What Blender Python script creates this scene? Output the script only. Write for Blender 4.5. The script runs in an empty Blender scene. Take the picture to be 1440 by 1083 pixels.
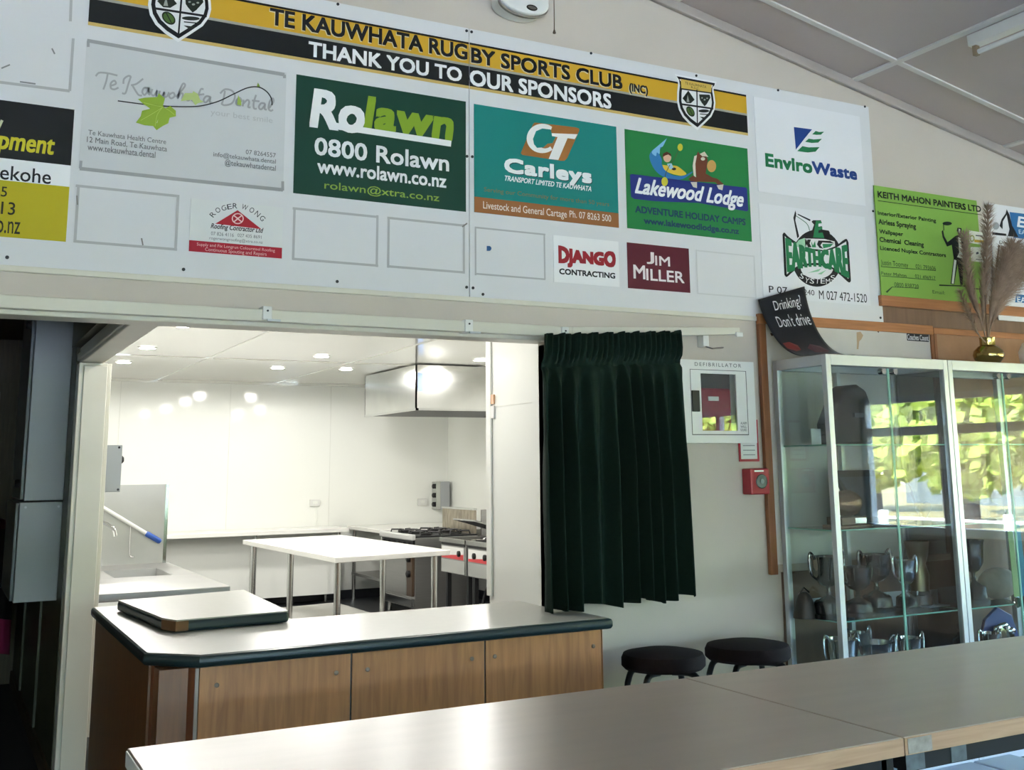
import bpy, bmesh, math, random
from mathutils import Vector, Matrix
random.seed(7)
S = bpy.context.scene
COL = S.collection

# ------------------------------------------------------------------ camera (solved from the photograph's vanishing points)
F_PX, PX, PY = 1525.422, 751.481, 381.112
YAW, PIT, ROL = .497018, .1787515, -.012789
CAM = Vector((0, 0, 1.5))
_cy, _sy, _cp, _sp, _cr, _sr = math.cos(YAW), math.sin(YAW), math.cos(PIT), math.sin(PIT), math.cos(ROL), math.sin(ROL)
FWD = Vector((_sy*_cp, _cy*_cp, _sp)); _r = Vector((_cy, -_sy, 0)); _u = _r.cross(FWD)
RGT = _cr*_r + _sr*_u
UP = -_sr*_r + _cr*_u
cam = bpy.data.cameras.new('camera'); camo = bpy.data.objects.new('camera', cam); COL.objects.link(camo)
camo.matrix_world = Matrix(((RGT.x, UP.x, -FWD.x, CAM.x), (RGT.y, UP.y, -FWD.y, CAM.y), (RGT.z, UP.z, -FWD.z, CAM.z), (0, 0, 0, 1)))
cam.sensor_fit = 'HORIZONTAL'; cam.sensor_width = 36; cam.lens = F_PX/1440*36
cam.shift_x = -(PX-720)/1440; cam.shift_y = (PY-541.5)/1440
cam.clip_start = .05; cam.clip_end = 300
S.camera = camo
S.view_settings.view_transform = 'Standard'; S.view_settings.look = 'None'
S.view_settings.gamma = 1; S.view_settings.use_curve_mapping = False
S.view_settings.exposure = 1.6

# ------------------------------------------------------------------ sky and sun
world = bpy.data.worlds.new('sky'); S.world = world; world.use_nodes = True
_nt = world.node_tree; _bg = _nt.nodes['Background']
_sky = _nt.nodes.new('ShaderNodeTexSky'); _sky.sky_type = 'NISHITA'; _sky.sun_disc = False
_sky.sun_elevation = math.radians(48); _sky.sun_rotation = math.radians(250); _sky.altitude = 20
_nt.links.new(_sky.outputs[0], _bg.inputs[0]); _bg.inputs[1].default_value = 2.5
sun = bpy.data.lights.new('sun', 'SUN'); sun.energy = 27; sun.angle = .009; sun.color = (1, .95, .86)
suno = bpy.data.objects.new('sun', sun); COL.objects.link(suno); suno.location = (-8, 6, 20)
suno.rotation_euler = Vector((.72, -.28, -.72)).to_track_quat('-Z', 'Y').to_euler()

def lin(h):
    h = h.lstrip('#'); c = [int(h[i:i+2], 16)/255 for i in (0, 2, 4)]
    return [x/12.92 if x <= .04045 else ((x+.055)/1.055)**2.4 for x in c] + [1]

# daylight portals guide the sky light in through the windows, they give off nothing themselves
def portal(name, loc, sx, sy, rot):
    l = bpy.data.lights.new(name, 'AREA'); l.shape = 'RECTANGLE'; l.size = sx; l.size_y = sy; l.cycles.is_portal = True
    o = bpy.data.objects.new(name, l); COL.objects.link(o); o.location = loc; o.rotation_euler = rot
portal('portal', (8.14, 1.6, 1.55), 1.4, 4.3, (0, math.pi/2, 0))
portal('portal', (8.14, -3.5, 1.55), 1.4, 4.4, (0, math.pi/2, 0))
portal('portal', (.2, -7.14, 1.35), 11.6, 2.6, (math.pi/2, 0, 0))

# ------------------------------------------------------------------ materials
MATS = {}
def mat(name, hexc, rough=.5, metal=0., var=0., vscale=6., bump=0., bscale=60., spec=.5, stretch=None):
    if name in MATS: return MATS[name]
    m = bpy.data.materials.new(name); m.use_nodes = True; nt = m.node_tree
    b = nt.nodes['Principled BSDF']
    b.inputs['Base Color'].default_value = lin(hexc); b.inputs['Roughness'].default_value = rough
    b.inputs['Metallic'].default_value = metal; b.inputs['Specular IOR Level'].default_value = spec
    tc = nt.nodes.new('ShaderNodeTexCoord'); src = tc.outputs['Object']
    if stretch:
        mp = nt.nodes.new('ShaderNodeMapping'); mp.inputs['Scale'].default_value = stretch
        nt.links.new(src, mp.inputs[0]); src = mp.outputs[0]
    if var:
        n = nt.nodes.new('ShaderNodeTexNoise'); n.inputs['Scale'].default_value = vscale; n.inputs['Detail'].default_value = 5
        nt.links.new(src, n.inputs['Vector'])
        r = nt.nodes.new('ShaderNodeMapRange'); r.inputs[1].default_value = .3; r.inputs[2].default_value = .7
        r.inputs[3].default_value = 1-var; r.inputs[4].default_value = 1+var
        nt.links.new(n.outputs[0], r.inputs[0])
        mx = nt.nodes.new('ShaderNodeVectorMath'); mx.operation = 'SCALE'; mx.inputs[0].default_value = lin(hexc)[:3]
        nt.links.new(r.outputs[0], mx.inputs['Scale']); nt.links.new(mx.outputs[0], b.inputs['Base Color'])
    if bump:
        n = nt.nodes.new('ShaderNodeTexNoise'); n.inputs['Scale'].default_value = bscale; n.inputs['Detail'].default_value = 3
        nt.links.new(src, n.inputs['Vector'])
        bp = nt.nodes.new('ShaderNodeBump'); bp.inputs['Strength'].default_value = bump; bp.inputs['Distance'].default_value = .01
        nt.links.new(n.outputs[0], bp.inputs['Height']); nt.links.new(bp.outputs[0], b.inputs['Normal'])
    MATS[name] = m
    return m

def wood(name, a, b_, rough=.4, axis=(14, 14, 1.2), scale=3.):
    m = mat(name, a, rough); nt = m.node_tree; b = nt.nodes['Principled BSDF']
    tc = nt.nodes.new('ShaderNodeTexCoord'); mp = nt.nodes.new('ShaderNodeMapping'); mp.inputs['Scale'].default_value = axis
    nt.links.new(tc.outputs['Object'], mp.inputs[0])
    n = nt.nodes.new('ShaderNodeTexNoise'); n.inputs['Scale'].default_value = scale; n.inputs['Detail'].default_value = 6; n.inputs['Distortion'].default_value = .8
    nt.links.new(mp.outputs[0], n.inputs['Vector'])
    r = nt.nodes.new('ShaderNodeValToRGB'); r.color_ramp.elements[0].position = .32; r.color_ramp.elements[1].position = .7
    r.color_ramp.elements[0].color = lin(a); r.color_ramp.elements[1].color = lin(b_)
    nt.links.new(n.outputs[0], r.inputs[0]); nt.links.new(r.outputs[0], b.inputs['Base Color'])
    return m

def emit(name, hexc, e):
    m = mat(name, hexc); b = m.node_tree.nodes['Principled BSDF']
    b.inputs['Emission Color'].default_value = lin(hexc); b.inputs['Emission Strength'].default_value = e
    return m

def glass(name, tint, ior=1.5):
    m = bpy.data.materials.new(name); m.use_nodes = True; nt = m.node_tree; nt.nodes.clear()
    out = nt.nodes.new('ShaderNodeOutputMaterial'); mx = nt.nodes.new('ShaderNodeMixShader')
    t = nt.nodes.new('ShaderNodeBsdfTransparent'); t.inputs[0].default_value = lin(tint)
    g = nt.nodes.new('ShaderNodeBsdfGlossy'); g.inputs['Roughness'].default_value = 0.0
    fr = nt.nodes.new('ShaderNodeFresnel'); ge = nt.nodes.new('ShaderNodeNewGeometry')
    mr = nt.nodes.new('ShaderNodeMapRange'); mr.inputs[3].default_value = ior; mr.inputs[4].default_value = 1/ior
    nt.links.new(ge.outputs['Backfacing'], mr.inputs[0]); nt.links.new(mr.outputs[0], fr.inputs[0])
    nt.links.new(fr.outputs[0], mx.inputs[0]); nt.links.new(t.outputs[0], mx.inputs[1]); nt.links.new(g.outputs[0], mx.inputs[2])
    nt.links.new(mx.outputs[0], out.inputs[0])
    return m

M_wall = mat('cream_paint', 'c8beb2', .55, var=.05, vscale=1.6, bump=.05, bscale=40)
M_trim = mat('ivory_gloss_paint', 'd9d5c6', .35, var=.03, vscale=5)
M_ceil = mat('ceiling_board', 'bdb0ab', .7, var=.025, vscale=1.2)
M_bat = mat('ceiling_batten_paint', 'd8d4cf', .45)
M_board = mat('white_sign_board', 'dcdcdd', .32, var=.015, vscale=2)
M_kwall = mat('white_kitchen_lining', 'eff0ea', .07, spec=.4)
M_kceil = mat('gloss_kitchen_ceiling', 'ecebe4', .04)
M_kceil.node_tree.nodes['Principled BSDF'].inputs['IOR'].default_value = 2.1
M_joint = mat('lining_joint', 'd9dad2', .3)
M_kfloor = mat('dark_vinyl', '23262b', .35, var=.1, vscale=20)
M_floor = mat('hall_floor_vinyl', '4e4e52', .25, var=.06, vscale=3)
M_steel = mat('brushed_steel', 'adadab', .38, 1, var=.05, vscale=4, bump=.02, bscale=30, stretch=(1, 1, 30))
M_steelp = mat('polished_steel', 'c9cac8', .16, 1)
M_alu = mat('satin_aluminium', 'c3c7cb', .38, .55)
M_chrome = mat('chrome', 'e4e4e4', .08, 1)
M_bench = mat('white_bench_top', 'f1f0ea', .18)
M_lam = mat('grey_laminate', 'a6a79f', .3, var=.03, vscale=30)
M_green = mat('dark_green_edge', '14272b', .3)
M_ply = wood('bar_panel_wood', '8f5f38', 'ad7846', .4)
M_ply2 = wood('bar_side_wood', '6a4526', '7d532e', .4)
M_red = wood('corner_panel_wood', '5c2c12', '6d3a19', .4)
M_table = mat('table_laminate', 'afa194', .32, var=.05, vscale=2.2, stretch=(1, 6, 1))
M_tedge = wood('table_edge_wood', 'a07f66', 'b5957a', .5, (2, 10, 30), 2)
M_black = mat('black_metal', '14161a', .4)
M_rub = mat('black_plastic', '0f0f10', .45)
M_curt = mat('green_curtain_cloth', '152820', .85, var=.08, vscale=60, bump=.1, bscale=400, spec=.2)
M_white = mat('white_enamel', 'e3e3df', .35)
M_redp = mat('red_plastic', 'a5142a', .35)
M_cush = mat('dark_brown_upholstery', '221a1b', .9, var=.1, vscale=40, bump=.15, bscale=200, spec=.2)
M_panel = wood('brown_wall_panel', '6b4f3e', '7c5d49', .5, (10, 10, 1), 2)
M_frame = wood('orange_timber', '9a6138', 'b27547', .45, (1.5, 20, 20), 2)
M_framev = wood('orange_timber_upright', '7a4a29', '8e5a35', .45)
M_wb = mat('worn_whiteboard', 'c4c0ba', .4, var=.05, vscale=3)
M_pin = mat('tan_pinboard', 'a27c5f', .8, var=.08, vscale=12)
M_brass = mat('brass', 'a8945c', .18, 1)
M_pamp = mat('pampas_grass', 'a58d7b', .9, var=.2, vscale=30)
M_silver = mat('tarnished_silver', '7d7972', .16, 1, var=.15, vscale=12)
M_silverb = mat('bright_silver', 'c9c8c4', .12, 1)
M_corr = wood('corridor_dark_wood', '4a3b28', '5e4c35', .5)
M_olive = mat('olive_wall_panel', '4b4a35', .45, var=.05, vscale=4)
M_cfl = mat('corridor_carpet', '24201d', .95, var=.2, vscale=80)
M_grey = mat('grey_enamel_cabinet', 'a2a6a8', .4)
M_glass = glass('clear_glass', 'f5f9f9')
M_cglass = glass('cabinet_glass', 'eef4f4', 1.62)
M_gedge = glass('green_glass_shelf', 'dfeeed')

# ------------------------------------------------------------------ geometry helpers
class MB:
    def __init__(s): s.v = []; s.f = []; s.mi = []; s.cur = 0
    def add(s, vs, fs):
        o = len(s.v); s.v += [tuple(v) for v in vs]; s.f += [tuple(i+o for i in f) for f in fs]; s.mi += [s.cur]*len(fs); return s
    def box(s, x0, x1, y0, y1, z0, z1):
        return s.add([(x, y, z) for x in (x0, x1) for y in (y0, y1) for z in (z0, z1)],
                     [(0, 1, 3, 2), (4, 6, 7, 5), (0, 4, 5, 1), (2, 3, 7, 6), (0, 2, 6, 4), (1, 5, 7, 3)])
    def prism(s, pts, axis, a, b):
        # pts 2-D polygon; axis 'y': (x,z), 'z': (x,y), 'x': (y,z)
        def P(p, t): return (p[0], t, p[1]) if axis == 'y' else (p[0], p[1], t) if axis == 'z' else (t, p[0], p[1])
        n = len(pts)
        return s.add([P(p, a) for p in pts] + [P(p, b) for p in pts],
                     [tuple(range(n)), tuple(range(2*n-1, n-1, -1))] + [(i, i+n, (i+1) % n+n, (i+1) % n) for i in range(n)])
    def flat(s, pts3): return s.add(pts3, [tuple(range(len(pts3)))])
    def tube(s, path, r, n=10, cap=True):
        path = [Vector(p) for p in path]; rs = r if isinstance(r, (list, tuple)) else [r]*len(path)
        rings = []; up = None
        for i, p in enumerate(path):
            t = (path[min(i+1, len(path)-1)] - path[max(i-1, 0)]).normalized()
            if up is None: up = Vector((0, 0, 1)) if abs(t.z) < .9 else Vector((1, 0, 0))
            a = t.cross(up).normalized(); b = a.cross(t).normalized(); up = b
            rings.append([p + rs[i]*(math.cos(2*math.pi*k/n)*a + math.sin(2*math.pi*k/n)*b) for k in range(n)])
        vs = [v for g in rings for v in g]; fs = []
        for i in range(len(path)-1):
            for k in range(n): fs.append((i*n+k, i*n+(k+1) % n, (i+1)*n+(k+1) % n, (i+1)*n+k))
        if cap: fs += [tuple(range(n-1, -1, -1)), tuple((len(path)-1)*n+k for k in range(n))]
        return s.add(vs, fs)
    def cyl(s, p, q, r, n=16): return s.tube([p, q], r, n)
    def lathe(s, c, prof, n=28, axis='z', sx=1, sy=1):
        vs = []; fs = []
        for (r, h) in prof:
            for k in range(n):
                a = 2*math.pi*k/n; u, w = r*math.cos(a)*sx, r*math.sin(a)*sy
                vs.append((c[0]+u, c[1]+w, c[2]+h) if axis == 'z' else (c[0]+u, c[1]+h, c[2]+w) if axis == 'y' else (c[0]+h, c[1]+u, c[2]+w))
        for i in range(len(prof)-1):
            for k in range(n): fs.append((i*n+k, i*n+(k+1) % n, (i+1)*n+(k+1) % n, (i+1)*n+k))
        fs += [tuple(range(n-1, -1, -1)), tuple((len(prof)-1)*n+k for k in range(n))]
        return s.add(vs, fs)
    def ell(s, c, rx, ry, rz, n=24, m=14):
        prof = [(max(1e-4, math.cos(-math.pi/2+math.pi*i/m)), math.sin(-math.pi/2+math.pi*i/m)) for i in range(m+1)]
        vs = []; fs = []
        for r, h in prof:
            for k in range(n): vs.append((c[0]+rx*r*math.cos(2*math.pi*k/n), c[1]+ry*r*math.sin(2*math.pi*k/n), c[2]+rz*h))
        for i in range(m):
            for k in range(n): fs.append((i*n+k, i*n+(k+1) % n, (i+1)*n+(k+1) % n, (i+1)*n+k))
        return s.add(vs, fs)
    def grid(s, rows):
        n = len(rows[0]); vs = [v for r in rows for v in r]
        return s.add(vs, [(i*n+j, i*n+j+1, (i+1)*n+j+1, (i+1)*n+j) for i in range(len(rows)-1) for j in range(n-1)])
    def rot(s, start, c, ang, axis='Z'):
        Mx = Matrix.Rotation(ang, 3, axis); c = Vector(c)
        for i in range(start, len(s.v)): s.v[i] = tuple(Mx @ (Vector(s.v[i])-c) + c)
        return s

def origin(o):
    p = Vector((0, 0, 0))
    while o: p += o.location; o = o.parent
    return p

def build(name, mb, m, parent=None, loc=None, smooth=False, bevel=0., solid=0., seg=2):
    me = bpy.data.meshes.new(name)
    L = Vector(loc) if loc is not None else Vector((0, 0, 0))
    base = (origin(parent) if parent else Vector((0, 0, 0))) + L
    me.from_pydata([tuple(Vector(v)-base) for v in mb.v], [], mb.f)
    for mm in (m if isinstance(m, (list, tuple)) else [m]): me.materials.append(mm)
    if isinstance(m, (list, tuple)):
        for p, k in zip(me.polygons, mb.mi): p.material_index = k
    bm = bmesh.new(); bm.from_mesh(me); bmesh.ops.recalc_face_normals(bm, faces=bm.faces); bm.to_mesh(me); bm.free()
    o = bpy.data.objects.new(name, me); COL.objects.link(o); o.location = L
    if parent: o.parent = parent
    if smooth:
        for p in me.polygons: p.use_smooth = True
        try: me.set_sharp_from_angle(angle=math.radians(40))
        except Exception: pass
    if solid:
        md = o.modifiers.new('thickness', 'SOLIDIFY'); md.thickness = solid; md.offset = 0
    if bevel:
        md = o.modifiers.new('bevel', 'BEVEL'); md.width = bevel; md.segments = seg; md.limit_method = 'ANGLE'; md.angle_limit = math.radians(40)
        md.harden_normals = False
    return o

def tag(o, label, cat, group=None):
    o['label'] = label; o['category'] = cat
    if group: o['group'] = group
    return o
def thing(name, label, cat, loc, group=None):
    o = bpy.data.objects.new(name, None); COL.objects.link(o); o.location = loc; o.empty_display_size = .05
    return tag(o, label, cat, group)
def solo(name, label, cat, mb, m, group=None, **k):
    xs = [v[0] for v in mb.v]; ys = [v[1] for v in mb.v]; zs = [v[2] for v in mb.v]
    return tag(build(name, mb, m, loc=((min(xs)+max(xs))/2, (min(ys)+max(ys))/2, min(zs)), **k), label, cat, group)
def struct(name, mb, m, **k):
    o = build(name, mb, m, **k); o['kind'] = 'structure'; return o
def box(*a): return MB().box(*a)

def ray(px, py):
    return RGT*((px-PX)/F_PX) - UP*((py-PY)/F_PX) + FWD
def on(ax, val, px, py):
    d = ray(px, py); t = (val-CAM[ax])/d[ax]; return CAM + d*t
YB = 4.177                       # face of the sponsor board
YW = 4.187                       # face of the wall behind it
def W(px, py, y=YB):
    p = on(1, y, px, py); return (p.x, p.z)

# ------------------------------------------------------------------ the hall
RX, RZ, SL = 1.0, 4.203, .19     # ridge of the raked ceiling
def cz(x): return RZ - SL*abs(x-RX)
HX0, HX1, HY0 = -6.0, 8.0, -7.0
OX0, OX1, OZ = -.9, 2.345, 2.058  # servery and corridor opening
struct('floor', box(HX0-.2, HX1+.2, HY0-.2, 4.3, -.1, 0), M_floor)
b = MB()
b.prism([(HX0-.2, -.1), (OX0, -.1), (OX0, OZ), (OX1, OZ), (OX1, -.1), (HX1+.2, -.1), (HX1+.2, cz(HX1+.2)+.1), (RX, RZ+.1), (HX0-.2, cz(HX0-.2)+.1)], 'y', YW, YW+.11)
struct('wall_front', b, M_wall)
def holes_wall(axis, a0, a1, z0, z1, holes, t0, t1):
    b = MB(); cur = a0
    def bx(p, q, u, v):
        if axis == 'y': b.box(t0, t1, p, q, u, v)
        else: b.box(p, q, t0, t1, u, v)
    for (h0, h1, s, e) in holes:
        bx(cur, h0, z0, z1); bx(h0, h1, z0, s); bx(h0, h1, e, z1); cur = h1
    bx(cur, a1, z0, z1); return b
WH = [(-5.7, -1.3, .85, 2.12), (-.45, 3.7, .85, 2.12)]
struct('wall_right', holes_wall('y', HY0-.2, 4.297, -.1, cz(HX1)+.15, WH, HX1, HX1+.14), M_wall)
struct('wall_left', box(HX0-.14, HX0, HY0-.2, 4.297, -.1, cz(HX0)+.15), M_wall)
b = MB()
b.prism([(HX0, -.1), (HX1, -.1), (HX1, .1), (HX0, .1)], 'y', HY0-.14, HY0)
b.prism([(HX0, .1), (-5.6, .1), (-5.6, 2.6), (HX0, 2.6)], 'y', HY0-.14, HY0)
b.prism([(6.0, .1), (HX1, .1), (HX1, 2.6), (6.0, 2.6)], 'y', HY0-.14, HY0)
b.prism([(HX0, 2.6), (HX1, 2.6), (HX1, cz(HX1)+.1), (RX, RZ+.1), (HX0, cz(HX0)+.1)], 'y', HY0-.14, HY0)
struct('wall_back', b, M_wall)
b = MB()
b.prism([(HX0-.2, cz(HX0-.2)), (RX, RZ), (HX1+.2, cz(HX1+.2)), (HX1+.2, cz(HX1+.2)+.15), (RX, RZ+.15), (HX0-.2, cz(HX0-.2)+.15)], 'y', HY0-.2, 4.3)
struct('ceiling', b, M_ceil)
# cover battens on the raked ceiling and the cornice where it meets the wall
b = MB()
for k in range(-4, 4):
    x = 4.277+1.19*k
    if HX0 < x < HX1: b.prism([(x-.016, cz(x-.016)-.011), (x+.016, cz(x+.016)-.011), (x+.016, cz(x+.016)), (x-.016, cz(x-.016))], 'y', HY0, YW)
for k in range(0, 9):
    y = 3.855-1.2*k
    for s, e in ((HX0, RX), (RX, HX1)):
        b.prism([(s, cz(s)-.009), (e, cz(e)-.009), (e, cz(e)), (s, cz(s))], 'y', y-.016, y+.016)
struct('trim_1', b, M_bat)
b = MB()
for s, e in ((HX0, RX), (RX, HX1)):
    b.prism([(s, cz(s)-.055), (e, cz(e)-.055), (e, cz(e)), (s, cz(s))], 'y', YW-.03, YW)
struct('trim_2', b, mat('cornice_paint', 'a89e97', .5), bevel=.008)

def window(n, side, a0, a1, z0, z1, bars, trans):
    f = MB(); g = MB()
    def bx(mb, p, q, u, v, d0, d1):
        if side == 'x': mb.box(HX1+d0, HX1+d1, p, q, u, v)
        else: mb.box(p, q, HY0-d1, HY0-d0, u, v)
    for (p, q, u, v) in [(a0, a1, z0, z0+.06), (a0, a1, z1-.06, z1), (a0, a0+.06, z0, z1), (a1-.06, a1, z0, z1)]: bx(f, p, q, u, v, .03, .1)
    for c in bars: bx(f, c-.035, c+.035, z0, z1, .031, .099)
    if trans: bx(f, a0, a1, trans-.04, trans+.04, .02, .11)
    bx(g, a0+.02, a1-.02, z0+.02, z1-.02, .062, .068)
    o = struct('window_%d' % n, f, M_wf); gg = build('window_glass', g, M_glass, o); return o
M_wf = mat('white_window_frame', 'c9cdd2', .4)
window(1, 'x', -.45, 3.7, .85, 2.12, [.52, 1.45, 2.2, 2.95], 1.79)
window(2, 'x', -5.7, -1.3, .85, 2.12, [-4.8, -3.9, -3.0, -2.1], 1.79)
window(3, 'y', -5.6, 6.0, .1, 2.6, [-3.7, -1.8, .1, 2.0, 4.0], 0)  # unseen back window, added to light the boards from the front

# ------------------------------------------------------------------ lintel, beam and posts of the servery opening
b = MB(); b.box(OX0, 2.345, 4.178, YW+.12, OZ-.010, OZ+.03); b.box(OX0, 2.345, 4.17, YW, OZ+.03, OZ+.045)
struct('trim_3', b, M_trim, bevel=.004)
b = MB(); b.box(.59, .70, 4.29, 5.98, 2.048, 2.13); b.box(.578, .59, 4.29, 5.98, 2.06, 2.10)
struct('trim_4', b, M_trim, bevel=.006)
b = MB(); b.box(.578, .715, 5.86, 5.98, 0, 2.045); b.box(.60, .712, 5.85, 5.86, 0, 2.03); b.box(.715, .735, 5.88, 5.98, .25, 2.045)
struct('trim_5', b, M_trim, bevel=.004)
b = MB(); b.box(2.345, 2.355, 4.178, 4.36, .9, 2.04); b.box(2.344, 2.353, 4.79, 4.84, .9, 2.5)
struct('trim_6', b, M_kwall)

# ------------------------------------------------------------------ kitchen shell
KZ, KY, KX = 2.52, 12.75, 5.64
struct('floor_kitchen', box(.575, KX+.1, YW+.11, KY+.1, -.1, 0), M_kfloor)
b = MB(); b.box(.5, KX+.15, YW+.11, KY+.15, KZ, KZ+.1); struct('ceiling_kitchen', b, M_kceil)
struct('wall_kitchen_back', box(.575, KX+.15, KY, KY+.12, -.1, KZ+.05), M_kwall)
struct('wall_kitchen_right', box(KX, KX+.12, YW+.11, KY, -.1, KZ+.05), M_kwall)
b = MB(); b.box(.615, .71, 5.98, KY, -.1, KZ+.05); struct('wall_kitchen_left', b, M_kwall)
b = MB(); b.box(.55, .70, 4.297, 5.98, 2.13, KZ+.05); struct('wall_kitchen_beam', b, M_olive)
struct('wall_kitchen_stub', box(2.355, 2.47, YW+.11, 4.83, 0, KZ), M_kwall)
b = MB()
b.box(2.353, 2.3545, 4.37, 4.79, 1.788, 1.792)
for x in (1.7, 2.9, 4.1): b.box(x-.002, x+.002, KY-.003, KY, .8, KZ)
struct('trim_7', b, M_joint)
b = MB()
for x in (2.10, 3.45, 4.8): b.box(x-.02, x+.02, YW+.11, KY, KZ-.008, KZ)
for y in (10.13, 7.5, 4.9): b.box(.71, KX, y-.02, y+.02, KZ-.007, KZ)
b.box(.71, KX, KY-.02, KY, KZ-.03, KZ)
struct('trim_8', b, M_kceil)
b = MB(); b.box(.71, KX, KY-.012, KY, 0, .1); b.box(KX-.012, KX, 5, KY-.012, 0, .1); struct('baseboard_kitchen', b, M_kfloor)

# ------------------------------------------------------------------ corridor shell
struct('floor_corridor', box(-.9, .575, YW+.11, 9.2, -.1, 0), M_cfl)
struct('ceiling_corridor', box(-1.0, .5, YW+.11, 9.2, 2.5, 2.6), M_corr)
struct('wall_corridor_right', box(.575, .615, 5.98, 9.2, 0, 2.5), M_olive)
struct('wall_corridor_left', box(-1.0, -.9, YW+.11, 9.2, -.1, 2.6), M_corr)
struct('wall_corridor_back', box(-1.0, .62, 9.1, 9.2, -.1, 2.6), M_corr)
b = MB(); b.box(.36, .43, 9.06, 9.1, 0, 2.1); b.box(-.6, .43, 9.06, 9.1, 2.1, 2.17); struct('trim_9', b, M_corr)
b = MB(); b.box(.562, .575, 7.0, 7.04, .1, .86); b.box(.562, .575, 8.2, 8.24, .1, 2.4); struct('trim_10', b, M_olive)
b = MB(); b.box(.56, .575, 5.99, 9.1, 0, .09); struct('baseboard_corridor', b, M_corr)
b = MB(); b.box(2.36, 8, 4.172, YW, 0, .1); struct('baseboard_front', b, M_trim)

# ------------------------------------------------------------------ panels on the right of the front wall
struct('trim_11', box(3.6, HX1, 4.18, YW, .1, 2.325), M_panel)
struct('trim_12', box(4.36, HX1, 4.155, YW, 2.325, 2.382), M_frame, bevel=.004)

struct('trim_14', box(HX1-.012, HX1, HY0, YW, .0, .84), M_panel)  # unseen dado, added to darken what the cabinet glass reflects low down
# ------------------------------------------------------------------ lettering on the wall signs
def inkm(h): return mat('print_'+h, h, .5, spec=.3)
def yl(k): return YB-.0024-.0005*k
def text_geo(s, bold=0., shear=0., space=1.):
    c = bpy.data.curves.new('t', 'FONT'); c.body = s; c.offset = bold; c.shear = shear; c.space_character = space
    c.resolution_u = 3; c.fill_mode = 'FRONT'
    o = bpy.data.objects.new('t', c); COL.objects.link(o)
    me = bpy.data.meshes.new_from_object(o)
    vs = [(v.co.x, v.co.y) for v in me.vertices]; fs = [tuple(p.vertices) for p in me.polygons]
    bpy.data.objects.remove(o); bpy.data.curves.remove(c); bpy.data.meshes.remove(me)
    x0 = min(v[0] for v in vs); x1 = max(v[0] for v in vs); y0 = min(v[1] for v in vs); y1 = max(v[1] for v in vs)
    return [((x-x0)/(x1-x0), (y-y0)/(y1-y0)) for x, y in vs], fs
def T(par, s, ll, ur, h, k=1, bold=.0, shear=0., space=1., warp=None, y=None, name='lettering'):
    # ll, ur: corners of the line of lettering on the sign (photograph pixels carried onto the wall plane)
    yy = yl(k) if y is None else y
    x0, z0 = W(*ll, yy); x1, z1 = W(*ur, yy)
    vs, fs = text_geo(s, 0, shear, space)
    if warp: vs = [warp(u, v) for u, v in vs]
    H = z1-z0; d = bold*H*.8; mb = MB()
    sh = [(0, 0)] if bold < .004 else [(-d, -d), (d, -d), (-d, d), (d, d), (0, 0)]
    if bold > .03: sh += [(-d, 0), (d, 0), (0, d), (0, -d)]
    for n_, (dx, dz) in enumerate(sh):
        mb.add([(x0+d+(x1-x0-2*d)*u+dx, yy-.00004*n_, z0+d+(H-2*d)*v+dz) for u, v in vs], fs)
    return build(name, mb, inkm(h), par)
def G(par, polys, h, k=1, name='graphic', y=None):
    yy = yl(k) if y is None else y
    mb = MB()
    for pts in polys: mb.flat([(W(*p, yy)[0], yy, W(*p, yy)[1]) for p in pts])
    return build(name, mb, inkm(h), par)
def Z(pts, sc, ox, oy): return [(ox+a/sc, oy+b/sc) for a, b in pts]
def arc(cx, cy, rx, ry, a0, a1, n=20): return [(cx+rx*math.cos(math.radians(a0+(a1-a0)*i/n)), cy+ry*math.sin(math.radians(a0+(a1-a0)*i/n))) for i in range(n+1)]
def spline(pts, n=8):
    out = []
    for i in range(len(pts)-1):
        p0, p1, p2, p3 = pts[max(i-1, 0)], pts[i], pts[i+1], pts[min(i+2, len(pts)-1)]
        for k in range(n):
            t = k/n
            out.append(tuple(.5*((2*p1[j])+(-p0[j]+p2[j])*t+(2*p0[j]-5*p1[j]+4*p2[j]-p3[j])*t*t+(-p0[j]+3*p1[j]-3*p2[j]+p3[j])*t**3) for j in range(len(p1))))
    return out+[tuple(pts[-1])]
def strokes(par, lines, w, h, k=1, name='lettering', y=None, taper=False):
    # pen strokes of width w pixels
    yy = yl(k) if y is None else y; mb = MB()
    for j, pts in enumerate(lines):
        c = spline(pts, 7); rows = []
        y2 = yy-.00002*(j % 7)
        for i, p in enumerate(c):
            q0, q1 = c[max(i-1, 0)], c[min(i+1, len(c)-1)]
            dx, dy = q1[0]-q0[0], q1[1]-q0[1]; L = math.hypot(dx, dy) or 1
            ww = w/2*(1-.6*i/len(c) if taper else 1)
            nx, ny = -dy/L*ww, dx/L*ww
            a = W(p[0]+nx, p[1]+ny, yy); b_ = W(p[0]-nx, p[1]-ny, yy)
            rows.append([(a[0], y2, a[1]), (b_[0], y2, b_[1])])
        mb.grid(rows)
    return build(name, mb, inkm(h), par)
def panel(name, label, tl, br, h, t=.0024, sheet=None, cat='sign'):
    # a sign sheet stuck on the board: tl, br are its corners
    x0, z1 = W(*tl); x1, z0 = W(*br)
    root = thing(name, label, cat, ((x0+x1)/2, YB, z0), 'sponsor signs on the white boards')
    build('sheet', box(x0, x1, YB-t, YB, z0, z1), sheet or inkm(h), root)
    return root, (x0, x1, z0, z1)
def band(par, x0, x1, z0, z1, h, k=.6, name='colour_band'):
    return build(name, box(x0, x1, yl(k), yl(k)+.0004, z0, z1), inkm(h), par)

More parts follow.
